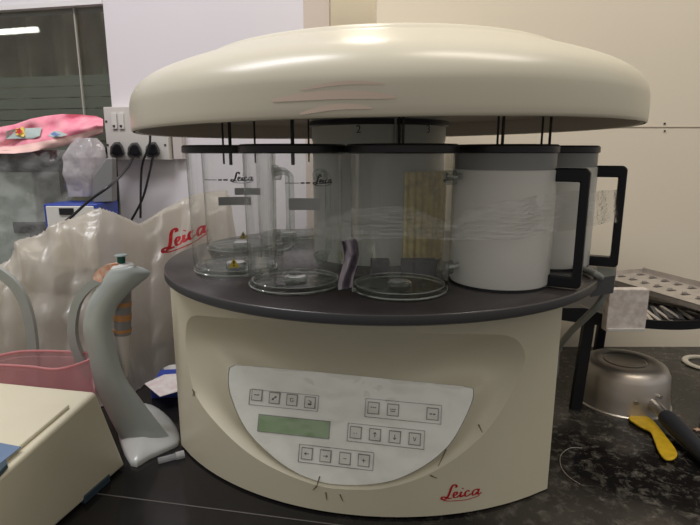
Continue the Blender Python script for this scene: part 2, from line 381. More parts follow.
# sides, back, top
bl, br = mid-e*half*.86-n_*.42, mid+e*half*.86-n_*.42
L0, R0 = arc(-half, 0), arc(half, 0)
for A, B in ((L0, bl), (bl, br), (br, R0)):
    prism(bm, [A+Vector((0, 0, .004)), B+Vector((0, 0, .004)), B+Vector((0, 0, ZT)), A+Vector((0, 0, ZT))], (A-B).cross(Vector((0, 0, 1))).normalized()*-.004)
top = [arc(-half+2*half*k/30, ZT-.001) for k in range(31)]+[br+Vector((0, 0, ZT-.001)), bl+Vector((0, 0, ZT-.001))]
bm.faces.new([bm.verts.new(p) for p in top])
body = obj('base_housing', bm, M['cream'], proc, angle=28)
# feet so that it stands on the worktop
bm = BM(); pts = [arc(-half*.93+2*half*.93*k/20, 0)-n_*.02 for k in range(21)]+[br*.97+mid*.03, bl*.97+mid*.03]
prism(bm, [Vector((p.x, p.y, 0)) for p in pts], (0, 0, .012)); obj('plinth', bm, M['black'], proc, smooth=False)
# control panel
pc2 = lambda p: ((p-cen3).dot(pe), (p-cen3).dot(pv))
def onp(a, b, off=0.): return cen3+pe*a+pv*b+pn*off
bm = BM(); pp = [onp(math.cos(t)*f_pan(t)*.998, 0) for t in ths]
V = []
for t in ths:
    q = plane_pt(f_pan(t)*.995*math.cos(t), f_pan(t)*.995*math.sin(t)); V.append(q-pn*.004)
ins = [cen3+(q-cen3)*.99+pn*.0 for q in V]
prism(bm, V, pn*.003); cpn = obj('control_panel', bm, M['panel'], proc, angle=30)
PO = -.0006
def ppx(px, py): return pc2(atP(px, py, po, pn))
M['panelfilm'] = film('creased_clear_film', tint=(.99, .99, .98), edge=(.85, .85, .82), gloss=.22, gr=.08, diff=.01, bump=.6, bscale=20)
bm = BM(); cv_ = bm.verts.new(cen3+pn*.004); prev = None; R1_ = []
for t in ths:
    row = []
    for k in range(1, 19):
        r = f_pan(t)*1.0*k/18; q = plane_pt(r*math.cos(t), r*math.sin(t)); w = abs(noise.noise(q*22))*.010+abs(noise.noise(q*55+Vector((3, 1, 0))))*.004
        row.append(bm.verts.new(q+pn*(.003+w*(1 if k < 18 else .2))))
    R1_.append(row)
for i in range(len(R1_)):
    a, b_ = R1_[i], R1_[(i+1) % len(R1_)]; bm.faces.new((cv_, a[0], b_[0]))
    for k in range(17): bm.faces.new((a[k], a[k+1], b_[k+1], b_[k]))
obj('protective_film', bm, M['panelfilm'], proc, angle=180)['label'] = 'creased clear film taped over the keypad'
q = [ppx(258.5, 415.5), ppx(330.5, 420.5), ppx(329.5, 438.5), ppx(257, 431.5)]
cx_, cy_ = sum(a for a, b in q)/4, sum(b for a, b in q)/4; w_ = (q[1][0]-q[0][0])/2; h_ = (q[1][1]-q[2][1])/2
def prect(bm, a, b, hw, hh, z0, z1, mi=0): prism(bm, [onp(a-hw, b-hh, z0), onp(a+hw, b-hh, z0), onp(a+hw, b+hh, z0), onp(a-hw, b+hh, z0)], pn*(z1-z0), mi)
bm = BM(); prect(bm, cx_, cy_, w_, h_, -.001, .0005, 1); prect(bm, cx_, cy_, w_-.0012, h_-.0012, -.001, .0007, 0)
obj('display', bm, [M['lcd'], M['inkgrey']], cpn, smooth=False)
def arrow(dx, dy): return [([(-dx*.5, -dy*.5), (dx*.5, dy*.5)], .16), ([(dx*.5-dx*.4-dy*.3, dy*.5-dy*.4+dx*.3), (dx*.5, dy*.5), (dx*.5-dx*.4+dy*.3, dy*.5-dy*.4-dx*.3)], .16)]
TXT = [([(-.6, .15), (-.3, .15)], .2), ([(-.15, .15), (.2, .15)], .2), ([(.3, .15), (.6, .15)], .2)]
TXT2 = TXT+[([(-.5, -.25), (.5, -.25)], .18)]
BTN = [(257, 395, [([(-.6, .0), (-.2, .1)], .2), ([(-.1, .0), (.6, .1)], .2)]), (274.5, 398, [([(-.5, -.4), (0, 0), (.5, .4)], .3), ([(.1, .4), (.5, .1)], .2), ([(-.5, -.1), (-.1, -.4)], .2)]),
       (292, 400, [([(.3, .4), (-.3, .3), (-.2, -.3), (.3, -.3), (.2, .1)], .16)]), (310, 402.5, [([(-.3, .4), (.3, .3)], .15), ([(0, .1), (.4, 0)], .2), ([(-.4, -.35), (.4, -.35)], .35)]),
       (373.5, 408, TXT), (393, 410, TXT2), (432.6, 414, [([(-.6, 0), (-.1, 0)], .25), ([(.05, 0), (.6, 0)], .25)]),
       (355.8, 432.5, [([(-.45, -.15), (-.25, -.15)], .15), ([(.1, -.15), (.3, -.15)], .15)]), (375, 434.7, arrow(0, 1)), (394.8, 437, arrow(0, -1)), (414.7, 439, [([(-.3, .4), (0, -.4)], .13), ([(0, -.4), (.3, .4)], .13)]),
       (307, 453.6, arrow(-1, 0)), (325.5, 456, arrow(1, 0)), (345, 458.5, [([(-.35, 0), (.35, 0)], .15)]), (363.8, 460.5, [([(-.4, 0), (.4, 0)], .13), ([(0, -.4), (0, .4)], .13)])]
for px, py, sym in BTN:
    a0, b0 = ppx(px, py); hb = .0088; bm = BM()
    prect(bm, a0, b0, hb, hb, -.001, .0008, 1); prect(bm, a0, b0, hb-.0013, hb-.0013, -.001, .0011, 0)
    strokes(bm, sym, lambda a, b: onp(a0+a*hb*.8, b0+b*hb*.8, .0013), 2)
    obj('button', bm, [M['panelgrey'], M['inkgrey'], M['ink']], cpn, smooth=False)
for box_ in ([(250, 388), (318, 397), (318, 412), (249, 404)], [(365.5, 398.5), (441.5, 405.5), (441, 424), (365, 417)], [(348, 423), (424.5, 431), (424, 449.5), (347, 441)], [(299.5, 444), (374, 453), (372.5, 471), (298, 461.5)]):
    q = [ppx(*p) for p in box_]; a0, a1 = (q[0][0]+q[3][0])/2, (q[1][0]+q[2][0])/2; b0, b1 = (q[2][1]+q[3][1])/2, (q[0][1]+q[1][1])/2
    bm = BM(); t = .0003
    for (x0, x1, y0, y1) in ((a0, a1, b1-t, b1+t), (a0, a1, b0-t, b0+t), (a0-t, a0+t, b0, b1), (a1-t, a1+t, b0, b1)):
        prect(bm, (x0+x1)/2, (y0+y1)/2, (x1-x0)/2, (y1-y0)/2, -.001, .0003)
    obj('key_outline', bm, M['inkgrey'], cpn, smooth=False)
# red word on the front
u0, z0 = hit(441, 500.5); u1, z1 = hit(484, 490.5); Lw = u1-u0
bm = BM(); strokes(bm, LEICA, lambda a, b: arc(u0+a*Lw*1.02, z0+b*Lw*.86+(a*.0), .0007), k=1.25); obj('logo', bm, M['red'], proc, smooth=False)['label'] = 'red script wordmark'
# dirt marks where tape was
for pts in ([(193, 389), (195, 396)], [(195, 391), (193, 396)], [(320, 476), (317, 486), (313, 490)], [(326, 492), (327, 500)], [(340, 494), (343, 501)], [(478, 424), (482, 432)], [(446, 449), (438, 466)], [(430, 475), (437, 478)]):
    P = [hit(*p) for p in pts]; bm = BM()
    for (ua, za), (ub, zb) in zip(P, P[1:]):
        w = .0012; d = math.hypot(ub-ua, zb-za) or 1; nx, ny = -(zb-za)/d*w, (ub-ua)/d*w
        ps = [(ua+nx, za+ny), (ub+nx*.4, zb+ny*.4), (ub-nx*.4, zb-ny*.4), (ua-nx, za-ny)]
        bm.faces.new([bm.verts.new(arc(u, z, .0009)) for u, z in ps])
    obj('dirt_mark', bm, M['dirt'], proc, smooth=False)
# turntable deck
RP, ZP = .376, .345
bm = BM(); lathe(bm, [(0, -.0155), (RP-.004, -.0155), (RP, -.013), (RP, -.002), (RP-.002, 0), (0, 0)], (CX, CY, ZP), 160)
for f in bm.faces:
    if abs(f.calc_center_median().z-ZP) > .0015: f.material_index = 1
obj('turntable', bm, [M['deck'], M['deckedge']], proc, angle=50)
# bath support bracket beyond the turntable edge
q = [atZ(588, 272, ZP), atZ(592, 257, ZP), atZ(617.5, 260, ZP), atZ(615, 275.5, ZP), atZ(592, 279, ZP)]
bm = BM(); prism(bm, [p+Vector((0, 0, -.028)) for p in q], (0, 0, .028)); bm.faces.ensure_lookup_table()
for f in bm.faces: f.material_index = 0 if f.calc_center_median().z > ZP-.001 else 1
obj('support_bracket', bm, [mat('bracket_grey', (.13, .14, .13), .35), M['darkgrey']], proc, smooth=False)
# column
RC = .118
bm = BM(); lathe(bm, [(RC, 0), (RC, .205), (RC+.001, .205), (RC+.001, .30), (0, .30)], (CX, CY+.01, ZP), 96); obj('column', bm, M['columnm'], proc, angle=50)
bm = BM(); lathe(bm, [(RC+.0015, .229), (RC+.006, .231), (RC+.006, .238), (0, .236)], (CX, CY+.01, ZP), 96); obj('column_collar', bm, M['black'], proc)
def oncol(px, py, off=0.001):
    d = ray(px, py); O = EYE-Vector((CX, CY+.01, 0)); r = RC+off
    A, B, C = d.x**2+d.y**2, 2*(O.x*d.x+O.y*d.y), O.x**2+O.y**2-r*r; t = (-B-math.sqrt(max(0, B*B-4*A*C)))/(2*A); return EYE+d*t
a0 = oncol(404, 172); a1 = oncol(445, 172); th0 = math.atan2(a0.y-CY-.01, a0.x-CX); th1 = math.atan2(a1.y-CY-.01, a1.x-CX)
bm = BM()
def yel(u, v):
    th = th0+(th1-th0)*u; r = RC+.004+.0016*math.sin(u*60); return Vector((CX+r*math.cos(th), CY+.01+r*math.sin(th), ZP+.002+v*(a0.z-ZP-.002)))
grid(bm, yel, 80, 2); obj('yellowish_panel', bm, M['yellowish'], proc)  # ribbed strip in a yellowish tone, curved round the column front
for px, ch in ((358.5, '2'), (395.5, '1'), (428.5, '3')):
    p = oncol(px, 129.5, .004); cu_ = bpy.data.curves.new('digit', 'FONT'); cu_.body = ch; cu_.size = .017; cu_.align_x = 'CENTER'; cu_.align_y = 'CENTER'
    tmp = bpy.data.objects.new('digit', cu_); me = bpy.data.meshes.new_from_object(tmp); bpy.data.objects.remove(tmp)
    me.materials.append(M['ink']); o = bpy.data.objects.new('station_number', me); COL.objects.link(o)
    o.location = p-Vector((CX, CY, 0)); o.rotation_euler = (PI/2, 0, math.atan2(p.y-CY-.01, p.x-CX)+PI/2); o.parent = proc
bm = BM(); p = oncol(399, 142, .006)
for dx in (-.006, 0, .006): box(bm, (p.x+dx, p.y, p.z+.03), (.0035, .004, .085), mi=0 if dx else 1)
obj('column_rib', bm, [M['greyplastic'], M['ink']], proc, smooth=False)
bm = BM()
for (x0, x1) in ((371, 391), (402, 440)):
    A = atZ(x0, 277, ZP); B = atZ(x1, 280, ZP); m_ = (A+B)/2; box(bm, (m_.x, m_.y+.03, ZP+.012), (B.x-A.x, .02, .024))
obj('column_foot', bm, M['darkgrey'], proc, smooth=False, bevel=.002)
# domed cover
prof_o = [(.411,0),(.4135,.004),(.4135,.032),(.412,.044),(.407,.056),(.398,.067),(.383,.0775),(.365,.086),(.34,.0955),(.315,.104),(.301,.1085),(.293,.114),(.280,.1185),(.262,.1215),(.23,.125),(.19,.1285),(.14,.1325),(.08,.1355),(0,.137)]
po2 = [tuple(p)[:2] for p in catmull([(r, z, 0) for r, z in prof_o], 3)]
bm = BM(); lathe(bm, po2, (0, 0, 0), 160)
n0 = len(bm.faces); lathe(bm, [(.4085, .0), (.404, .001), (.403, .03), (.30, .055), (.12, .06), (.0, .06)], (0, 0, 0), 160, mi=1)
cv = obj('domed_cover', bm, [M['cover'], M['under']], proc, loc=(.006, 0, .566), angle=60); cv.rotation_euler = (0, math.radians(-.85), 0)
# faded pink smears on the cover
bm = BM()
for (xa, ya, xb, yb, w) in ((272, 100.5, 396, 97, .0045), (300, 114, 372, 108, .003), (300, 90, 385, 84, .002)):
    n = 20; up, dn = [], []
    for k in range(n+1):
        px = xa+(xb-xa)*k/n; py = ya+(yb-ya)*k/n-4*math.sin(PI*k/n)
        d = ray(px, py); O = EYE-Vector((CX+.006, CY, 0)); r = .4142
        A, B, C = d.x**2+d.y**2, 2*(O.x*d.x+O.y*d.y), O.x**2+O.y**2-r*r; t = (-B-math.sqrt(B*B-4*A*C))/(2*A); p = EYE+d*t
        ww = w*math.sin(PI*(k+.5)/(n+1))**.5; up.append(p+Vector((0, 0, ww))); dn.append(p-Vector((0, 0, ww)))
    if max(p.z for p in up) < .606:
        U = [bm.verts.new(p) for p in up]; D = [bm.verts.new(p) for p in dn]
        for k in range(n): bm.faces.new((U[k], U[k+1], D[k+1], D[k]))
M['pinksmear'] = mat('pink_smear', (.66, .53, .43), .4)
obj('pink_smear', bm, M['pinksmear'], proc)['label'] = 'faint pink smears'

# ------------------------------------------------------------------ beakers
JZ = ZP
def lid(parent, c, R):
    bm = BM(); lathe(bm, [(0, .184), (R-.003, .184), (R, .1855), (R, .1935), (R-.0025, .196), (0, .196)], (c[0], c[1], JZ), 72); return obj('lid', bm, M['black'], parent, angle=40)
def warning(parent, c, R, ang, zc, s=.008):
    bm = BM()
    def on(a, b, off=.0006): th = ang+a/R; return Vector((c[0]+(R+off)*math.cos(th), c[1]+(R+off)*math.sin(th), JZ+zc+b))
    bm.faces.new([bm.verts.new(on(a, b)) for a, b in ((-s, -s*.8), (s, -s*.8), (0, s))])
    bm.faces.new([bm.verts.new(on(a, b, .0012)) for a, b in ((-s*.12, -s*.1), (s*.12, -s*.1), (s*.16, s*.45), (-s*.16, s*.45))]).material_index = 1
    bm.faces.new([bm.verts.new(on(a, b, .0012)) for a, b in ((-s*.14, -s*.55), (s*.14, -s*.55), (s*.14, -s*.3), (-s*.14, -s*.3))]).material_index = 1
    obj('warning_sticker', bm, [M['stickeryellow'], M['ink']], parent, smooth=False)
def side_handle(parent, c, R, ang, m, out=.042, z0=.003, z1=.165, th=.010, w=.018):
    d = Vector((math.cos(ang), math.sin(ang), 0)); s = Vector((-d.y, d.x, 0))*w/2
    prof = [(R-.002, z1-.018), (R+out-th*1.2, z1-.018), (R+out-th*1.2, z0+.016), (R-.002, z0+.016), (R-.002, z0), (R+out-.004, z0), (R+out, z0+.004), (R+out, z1-.005), (R+out-.005, z1), (R-.002, z1)]
    bm = BM(); prism(bm, [Vector((c[0], c[1], JZ+z))+d*r-s for r, z in prof], s*2); return obj('handle', bm, m, parent, smooth=True, angle=30, bevel=.002)
def angpx(c, px): # angle on a jar seen at pixel column px
    base = math.atan2(-c[1], -c[0]); return base
def glass_jar(c, label, logo_px, logo_w, hand, sticker, label_rect=None, has_line=True):
    R0_, R1 = .0658, .0678
    t = thing('glass_beaker', label, 'beaker', (c[0], c[1], JZ), 0, 'glass beakers on the dark turntable')
    bm = BM(); lathe(bm, [(R0_-.001, .0085), (R0_, .012), (R1, .184)], (c[0], c[1], JZ), 72); obj('glass_wall', bm, M['glass'], t)
    bm = BM(); lathe(bm, [(0, .004), (.012, .003), (.03, .0005), (R0_-.004, .0005), (R0_-.001, .003), (R0_, .008), (R0_-.003, .010), (.03, .0075), (0, .0075)], (c[0], c[1], JZ), 72); gb = obj('glass_bottom', bm, M['glassbase'], t)
    for rr_, zz_, w_r in ((R0_-.001, .004, .0016), (R0_-.005, .010, .0010)):
        bm = BM(); lathe(bm, [(rr_+w_r*math.cos(q_*PI/4), zz_+w_r*math.sin(q_*PI/4)) for q_ in range(8)], (c[0], c[1], JZ), 72, closed=True); obj('glass_rim', bm, M['glassring'], gb)
    bm = BM(); lathe(bm, [(0, .0075), (.016, .0075), (.0165, .011), (.014, .013), (.009, .0125), (0, .0115)], (c[0], c[1], JZ), 48); obj('glass_knob', bm, M['glassring'], gb)
    lid(t, c, .0735)
    base = math.atan2(-c[1], -c[0])
    def oncyl(px, py, off=.0007):
        d = ray(px, py); O = EYE-Vector((c[0], c[1], 0)); r = R1+off-.001
        A, B, C = d.x**2+d.y**2, 2*(O.x*d.x+O.y*d.y), O.x**2+O.y**2-r*r; q = EYE+d*((-B-math.sqrt(max(0, B*B-4*A*C)))/(2*A)); return math.atan2(q.y-c[1], q.x-c[0]), q.z
    if logo_px:
        th, z = oncyl(*logo_px)
        bm = BM(); strokes(bm, LEICA, lambda a, b: Vector((c[0]+(R1+.0008)*math.cos(th+a*logo_w/R1), c[1]+(R1+.0008)*math.sin(th+a*logo_w/R1), z+b*logo_w*.85)), k=1.7)
        if has_line:
            strokes(bm, [([(-1.1, .1), (-.55, .1)], .03), ([(-.5, .1), (-.35, .1)], .07), ([(-.3, .1), (-.12, .1)], .07)], lambda a, b: Vector((c[0]+(R1+.0008)*math.cos(th+a*logo_w/R1), c[1]+(R1+.0008)*math.sin(th+a*logo_w/R1), z+b*logo_w*.85)))
        obj('logo', bm, M['ink'], t, smooth=False)
    if label_rect:
        a0, a1, z0, z1 = label_rect; bm = BM()
        grid(bm, lambda u, v: Vector((c[0]+(R1-.004)*math.cos(a0+(a1-a0)*u), c[1]+(R1-.004)*math.sin(a0+(a1-a0)*u), JZ+z0+(z1-z0)*v)), 16, 1); obj('grey_label', bm, M['labelgrey'], t)
    if sticker: warning(t, c, R0_+.001, sticker[0], sticker[1])
    if hand is not None:
        d = Vector((math.cos(hand), math.sin(hand), 0)); P = lambda r, z: Vector((c[0], c[1], JZ+z))+d*r
        bm = BM(); tube(bm, [P(R1-.002, .152), P(R1+.014, .154), P(R1+.024, .150), P(R1+.026, .135), P(R1+.026, .05), P(R1+.024, .034), P(R1+.012, .028), P(R0_, .028)], .0045, 10)
        for z in (.152, .028):
            q = P(R1+.003, z); tube(bm, [q-d*.006, q+d*.006], .010, 14, smoothn=1)
        obj('glass_handle', bm, M['glassgrey'], t)
    return t
JA, JB, JC, JF, JG = (-.184, .838), (-.078, .738), (.068, .708), (-.215, 1.035), (-.135, 1.165)
glass_jar(JA, 'empty glass beaker at left end of the turntable, yellow warning triangle near its bottom', (231, 182), .036, math.radians(20), (math.atan2(-.842, .187)-.05, .024), (math.radians(75), math.radians(125), .098, .112))
glass_jar(JB, 'empty glass beaker between the leftmost one and the one at the front centre', (313, 185), .033, math.radians(62), (math.radians(-5), .045), (math.radians(60), math.radians(103), .100, .118))
glass_jar(JC, 'empty glass beaker at front centre of the turntable, before the yellowed column panel', (443, 182), .028, math.radians(15), None, has_line=False)
glass_jar(JF, 'glass beaker standing behind the leftmost one and seen through it', None, .03, math.radians(0), (math.radians(-75), .035), (math.radians(60), math.radians(110), .1, .114))
glass_jar(JG, 'glass beaker at the back between the column and the left beakers', None, .03, math.radians(-20), None, None)
def steel_jar(c, label, hand):
    R = .0705
    t = thing('wax_bath', label, 'beaker', (c[0], c[1], JZ), 0, 'pale metal wax baths on the turntable')
    bm = BM(); lathe(bm, [(0, .003), (R-.002, .003), (R, .006), (R, .162), (R-.002, .163), (0, .163)], (c[0], c[1], JZ), 96); obj('bath_body', bm, M['bath'], t, angle=50)
    bm = BM(); lathe(bm, [(0, .0), (R-.001, .0), (R-.001, .004), (0, .004)], (c[0], c[1], JZ), 64); obj('base_ring', bm, M['black'], t)
    bm = BM(); lathe(bm, [(0, .162), (R-.0015, .162), (R-.0015, .185), (0, .185)], (c[0], c[1], JZ), 96); obj('upper_band', bm, M['band'], t, angle=50)
    lid(t, c, R+.0012)
    side_handle(t, c, R, hand, M['blacksat'])
    return t
steel_jar((.217, .757), 'pale metal bath with black handle at right front of the turntable', math.radians(-28))
steel_jar((.333, .890), 'pale metal bath with black handle farthest right, behind the other bath', math.radians(-24))
# hanging rods below the cover
bm = None
def rod(px, Y, py_end, r=.0022):
    p = atY(px, py_end, Y); b = BM(); lathe(b, [(0, 0), (r, 0), (r, .60-p.z), (0, .60-p.z)], (p.x, Y, p.z), 12); obj('hanger_rod', b, M['rod'], proc)
for px, Y, pe_, r in ((224, .842, 164, .0016), (231, .835, 165, .0026), (255.5, 1.03, 163, .0018), (293, .745, 165, .0026), (309, 1.16, 162, .002), (403, .712, 149, .0017), (497, .755, 150, .0016), (502, .75, 150, .0022), (541, .89, 150, .0018), (549, .885, 150, .0022)):
    rod(px, Y, pe_, r)
# clear tape round the beakers
T = [(305, 226, 236, .69), (338, 216, 240, .665), (352, 209, 240, .645), (400, 206, 238, .632), (452, 222, 240, .655), (470, 209, 240, .675), (512, 200, 240, .668), (548, 194, 232, .70), (575, 191, 230, .716), (592, 191, 226, .72), (612, 190, 222, .80), (622, 189, 224, .86)]
def tp(u, v):
    x = u*(len(T)-1); i = min(int(x), len(T)-2); f = x-i; a, b = T[i], T[i+1]; f2 = f*f*(3-2*f)
    px = a[0]+(b[0]-a[0])*f; y0 = a[1]+(b[1]-a[1])*f2; y1 = a[2]+(b[2]-a[2])*f2; Y = a[3]+(b[3]-a[3])*f2
    Y += .004*noise.noise(Vector((px*.03, v*2, 1)))-.002; return atY(px, y0+(y1-y0)*v, Y)
bm = BM(); grid(bm, tp, 120, 14); tag(obj('clear_tape', bm, M['tape']), 'loose clear tape wrapped across the beakers and the black handles', 'tape')
# crumpled lilac film between two beakers
bm = BM()
def lf(u, v):
    px = 341+15*u+(3*math.sin(v*5)); py = 241+49*v-3*u; Y = .665+.014*math.sin(u*9+v*3)+.01*noise.noise(Vector((u*4, v*6, 0))); return atY(px, py, Y)
grid(bm, lf, 16, 30); tag(obj('crumpled_film', bm, M['lilac']), 'crumpled lilac plastic film wedged upright between two glass beakers', 'plastic film')
bm = BM(); p = atZ(354, 292, ZP); lathe(bm, [(0, 0), (.0025, .001), (.003, .003), (.002, .0055), (0, .006)], tuple(p), 16); tag(obj('white_bead', bm, M['whiteplastic']), 'tiny white bead on the turntable beside the crumpled film', 'bead')
# grey hose over the turntable edge
bm = BM(); tube(bm, [atZ(576, 268, ZP+.006), atZ(586, 270, ZP+.007), atZ(597, 275, ZP+.006), atY(604, 283, .82), atY(604, 294, .82), atY(597, 306, .82), atY(583, 320, .84), atY(568, 335, .87), atY(557, 352, .92), atY(552, 380, .99), Vector((.39, 1.12, .006))], .0055, 12)
tag(obj('grey_hose', bm, mat('hose_grey', (.22, .23, .21), .3)), 'grey hose looping over the right edge of the turntable', 'hose')

# ------------------------------------------------------------------ right side
TX, TY, TZ, TR = .640, 1.165, .190, .175
rk = thing('round_tray_stand', 'round black tray stand on dark legs by the beige wall, loaded with metal trays', 'stand', (TX, TY, 0))
bm = BM(); lathe(bm, [(0, 0), (TR, 0), (TR, .018), (TR-.004, .018), (TR-.004, .006), (0, .006)], (TX, TY, TZ), 96); obj('tray_top', bm, M['blacksat'], rk, angle=50)
lt = atZ(575, 409, 0); 
for (x, y, tx, ty) in ((lt.x, lt.y, lt.x+.016, lt.y+.01), (TX+.14, TY-.11, TX+.12, TY-.1), (TX+.02, TY+.17, TX+.02, TY+.15)):
    bm = BM(); prism(bm, [(x-.011, y-.006, 0), (x+.011, y-.006, 0), (tx+.011, ty-.006, TZ+.001), (tx-.011, ty-.006, TZ+.001)], (0, .012, 0)); obj('leg', bm, M['blacksat'], rk, smooth=False)
q1, q2 = atY(553, 308, 1.02), atY(612, 322, 1.02); bm = BM()
prism(bm, [q1, atY(560, 320, 1.02), atY(580, 323, 1.02), atY(612, 327, 1.02), atY(612, 317, 1.02), atY(585, 308, 1.02)], (0, .03, 0)); obj('side_arm', bm, M['blacksat'], rk, smooth=False)
# perforated trays
def perf_tray(o0, dx, L, W, z, label, tilt=0, nslot=9):
    ex = Vector((dx[0], dx[1], tilt)).normalized(); ey = Vector((-ex.y, ex.x, 0)).normalized(); ez = ex.cross(ey)
    P = lambda a, b, c_: Vector((o0[0], o0[1], z))+ex*a+ey*b+ez*c_
    bm = BM()
    def bx(a0, a1, b0, b1, c0, c1, mi=0): prism(bm, [P(a0, b0, c0), P(a1, b0, c0), P(a1, b1, c0), P(a0, b1, c0)], ez*(c1-c0), mi)
    bx(0, L, 0, W, 0, .0015); bx(0, L, W-.002, W, 0, .014); bx(0, L, 0, .002, -.010, .0015); bx(0, .002, 0, W, 0, .012)
    for i in range(nslot):
        a0 = L*(i+.6)/nslot
        for b0 in (W*.34, W*.78):
            bx(a0-.004, a0+.0045, b0-.010, b0+.010, .0014, .0022, 1); bx(a0-.004, a0-.002, b0-.006, b0+.006, .0015, .007, 0)
    return tag(obj('metal_tray', bm, [M['tray'], M['traydark']], smooth=False), label, 'tray')
P0 = atZ(600, 275, .236); P1 = atZ(649, 269, .238)
dirv = Vector((.30, -.954, 0))
perf_tray((P0.x, P0.y), (.30, -.954), .42, .135, .232, 'slotted dull metal tray lying across the top of the round black stand', nslot=12)
perf_tray((.66, 1.20), (.62, -.78), .20, .10, .200, 'darker slotted metal tray under the long one on the black stand', nslot=7)
bm = BM()
for k in range(16):
    p = Vector((.575+.012*k, 1.02-.0006*(k-8)**2+.01, .199)); box(bm, p+Vector((0, .03, .003)), (.008, .06, .004), rz=random.uniform(-.3, .3), rx=random.uniform(-.05, .3), mi=random.choice((0, 0, 1)))
tag(obj('metal_combs', bm, [M['tray'], M['darkgrey']], smooth=False, bevel=.0005), 'jumble of toothed metal strips at the front of the black stand', 'metal strips')
tag_ = None
# white block hooked on the rim
bl_ = thing('white_block', 'off-white speckled block hanging on the front of the black stand rim', 'block', (.528, .985, .19))
a, b_ = atY(610, 289.5, .98), atY(645, 331.5, .98)
bm = BM(); box(bm, ((a.x+b_.x)/2, .99, (a.z+b_.z)/2), (b_.x-a.x, .02, a.z-b_.z)); obj('block_body', bm, M['whiteblock'], bl_, smooth=False, bevel=.0015)
bm = BM(); box(bm, ((a.x+b_.x)/2, .979, b_.z+.004), (b_.x-a.x-.004, .003, .004)); obj('lower_ledge', bm, M['whiteplastic'], bl_, smooth=False)
# saucepan upside down
pc = Vector((.595, 1.08, 0)); PR = .094
pan = thing('saucepan', 'worn steel saucepan turned upside down on the worktop under the black stand', 'saucepan', tuple(pc))
bm = BM(); lathe(bm, [(PR-.001, .001), (PR+.003, .000), (PR+.003, .002), (PR, .004), (PR-.003, .03), (PR-.005, .07), (PR-.012, .084), (PR-.022, .090), (PR-.030, .091), (.046, .091), (.044, .0895), (.040, .091), (.036, .0895), (.0, .0895)], tuple(pc), 96)
obj('pan_body', bm, M['pan'], pan, angle=40)
h0 = atY(652, 403, .995); h1 = atY(668, 419, .945)
h2 = atY(683, 434, .895); h3 = atY(715, 466, .80)
bm = BM(); tube(bm, [h0+Vector((-.01, .02, 0)), h0, h1], .0115, 12); obj('handle_stub', bm, M['steel'], pan)
bm = BM(); tube(bm, [h1+(h0-h1)*.25, h1, h2, h3], lambda t: .0125+.004*math.sin(PI*t), 14); obj('handle_grip', bm, mat('black_rubber', (.02, .022, .03), .6), pan)
for px, py in ((636, 403), (660, 397)):
    p = atY(px, py, .99); bm = BM(); tube(bm, [p+Vector((0, .012, 0)), p-Vector((0, .003, 0))], .004, 10, smoothn=1); obj('rivet', bm, M['steel'], pan)
# yellow spoon
sp_px = [tuple(q_)[:2] for q_ in catmull([(a_, b_, 0) for a_, b_ in [(628, 419), (640, 416), (652, 421), (660, 430), (666, 438), (675, 450), (677, 457), (672, 461), (664, 460), (658, 452), (654, 442), (650, 433), (640, 428)]], 3, True)]
bm = BM(); prism(bm, [atZ(x, y, .004) for x, y in sp_px], (0, 0, .004)); tag(obj('yellow_spoon', bm, M['yellow'], bevel=.0015), 'flat yellow plastic spoon lying partly under the saucepan handle', 'spoon')
# white ring
p = atZ(706, 364.5, 0); bm = BM(); tor = []
lathe(bm, [(.040, .001), (.052, .001), (.054, .003), (.052, .006), (.040, .006)], (p.x, p.y, 0), 64, closed=True); tag(obj('white_ring', bm, mat('ring_white', (.60, .56, .47), .4)), 'off-white plastic ring lying on the worktop at the far right', 'ring')
p = atZ(697, 430.5, 0); bm = BM(); box(bm, (p.x, p.y, .002), (.012, .008, .003), rz=.3); tag(obj('plastic_scrap', bm, M['peach'], bevel=.001), 'small pale scrap beside the saucepan grip', 'scrap')
# hairline loop on the worktop
bm = BM(); tube(bm, [atZ(x, y, .0012) for x, y in ((582, 448), (570, 448), (561, 455), (561, 466), (568, 476), (580, 484))], .0005, 6); tag(obj('loose_thread', bm, M['tray']), 'thin pale thread curled on the worktop to the right of the processor', 'thread')

# ------------------------------------------------------------------ left side
# cream instrument in the front left corner
inst = thing('cream_instrument', 'cream bench instrument with slate blue foot, cut off by the lower left corner', 'laboratory machine', (-.5, .65, 0))
zt = .162
A = atZ(96, 391.5, zt); B = atZ(-2, 479, zt); C = atZ(0, 382, zt)
dB = (B-A); dC = (C-A)
A0 = atZ(126, 467, 0); B0 = atZ(58, 527, 0)
B2 = A+dB*1.5; B02 = A0+(B0-A0)*1.9; C2 = A+dC*2.4; C02 = A0+dC*2.4; D2 = C2+(B2-A); D02 = C02+(B02-A0)
bm = BM(); v = [bm.verts.new(p) for p in (A, B2, D2, C2)]; w = [bm.verts.new(Vector((p.x, p.y, .004))) for p in (A0, B02, D02, C02)]
bm.faces.new(v); bm.faces.new(w[::-1])
for k in range(4): bm.faces.new((v[k], w[k], w[(k+1) % 4], v[(k+1) % 4]))
obj('housing', bm, M['cream'], inst, bevel=.006)
def onT(px, py, z=zt): return atZ(px, py, z)
bm = BM(); prism(bm, [onT(70, 408), onT(10, 459), onT(-60, 520), onT(-120, 480), onT(-60, 412)], (0, 0, .006)); lidp = obj('top_flap', bm, M['cream'], inst, bevel=.002)
bm = BM(); z2 = zt+.0062; prism(bm, [atZ(21, 447.5, z2), atZ(3, 462, z2), atZ(-60, 505, z2), atZ(-60, 440, z2), atZ(0, 443.5, z2)], (0, 0, .0012)); obj('key_area', bm, M['slate'], inst, smooth=False)
bm = BM(); prism(bm, [atZ(6, 462.5, zt+.001), atZ(-3, 471, zt+.001), atZ(-3, 480, zt+.001), atZ(8, 468, zt+.001)], (0, 0, .006)); obj('blue_corner', bm, M['slatedark'], inst, smooth=False)
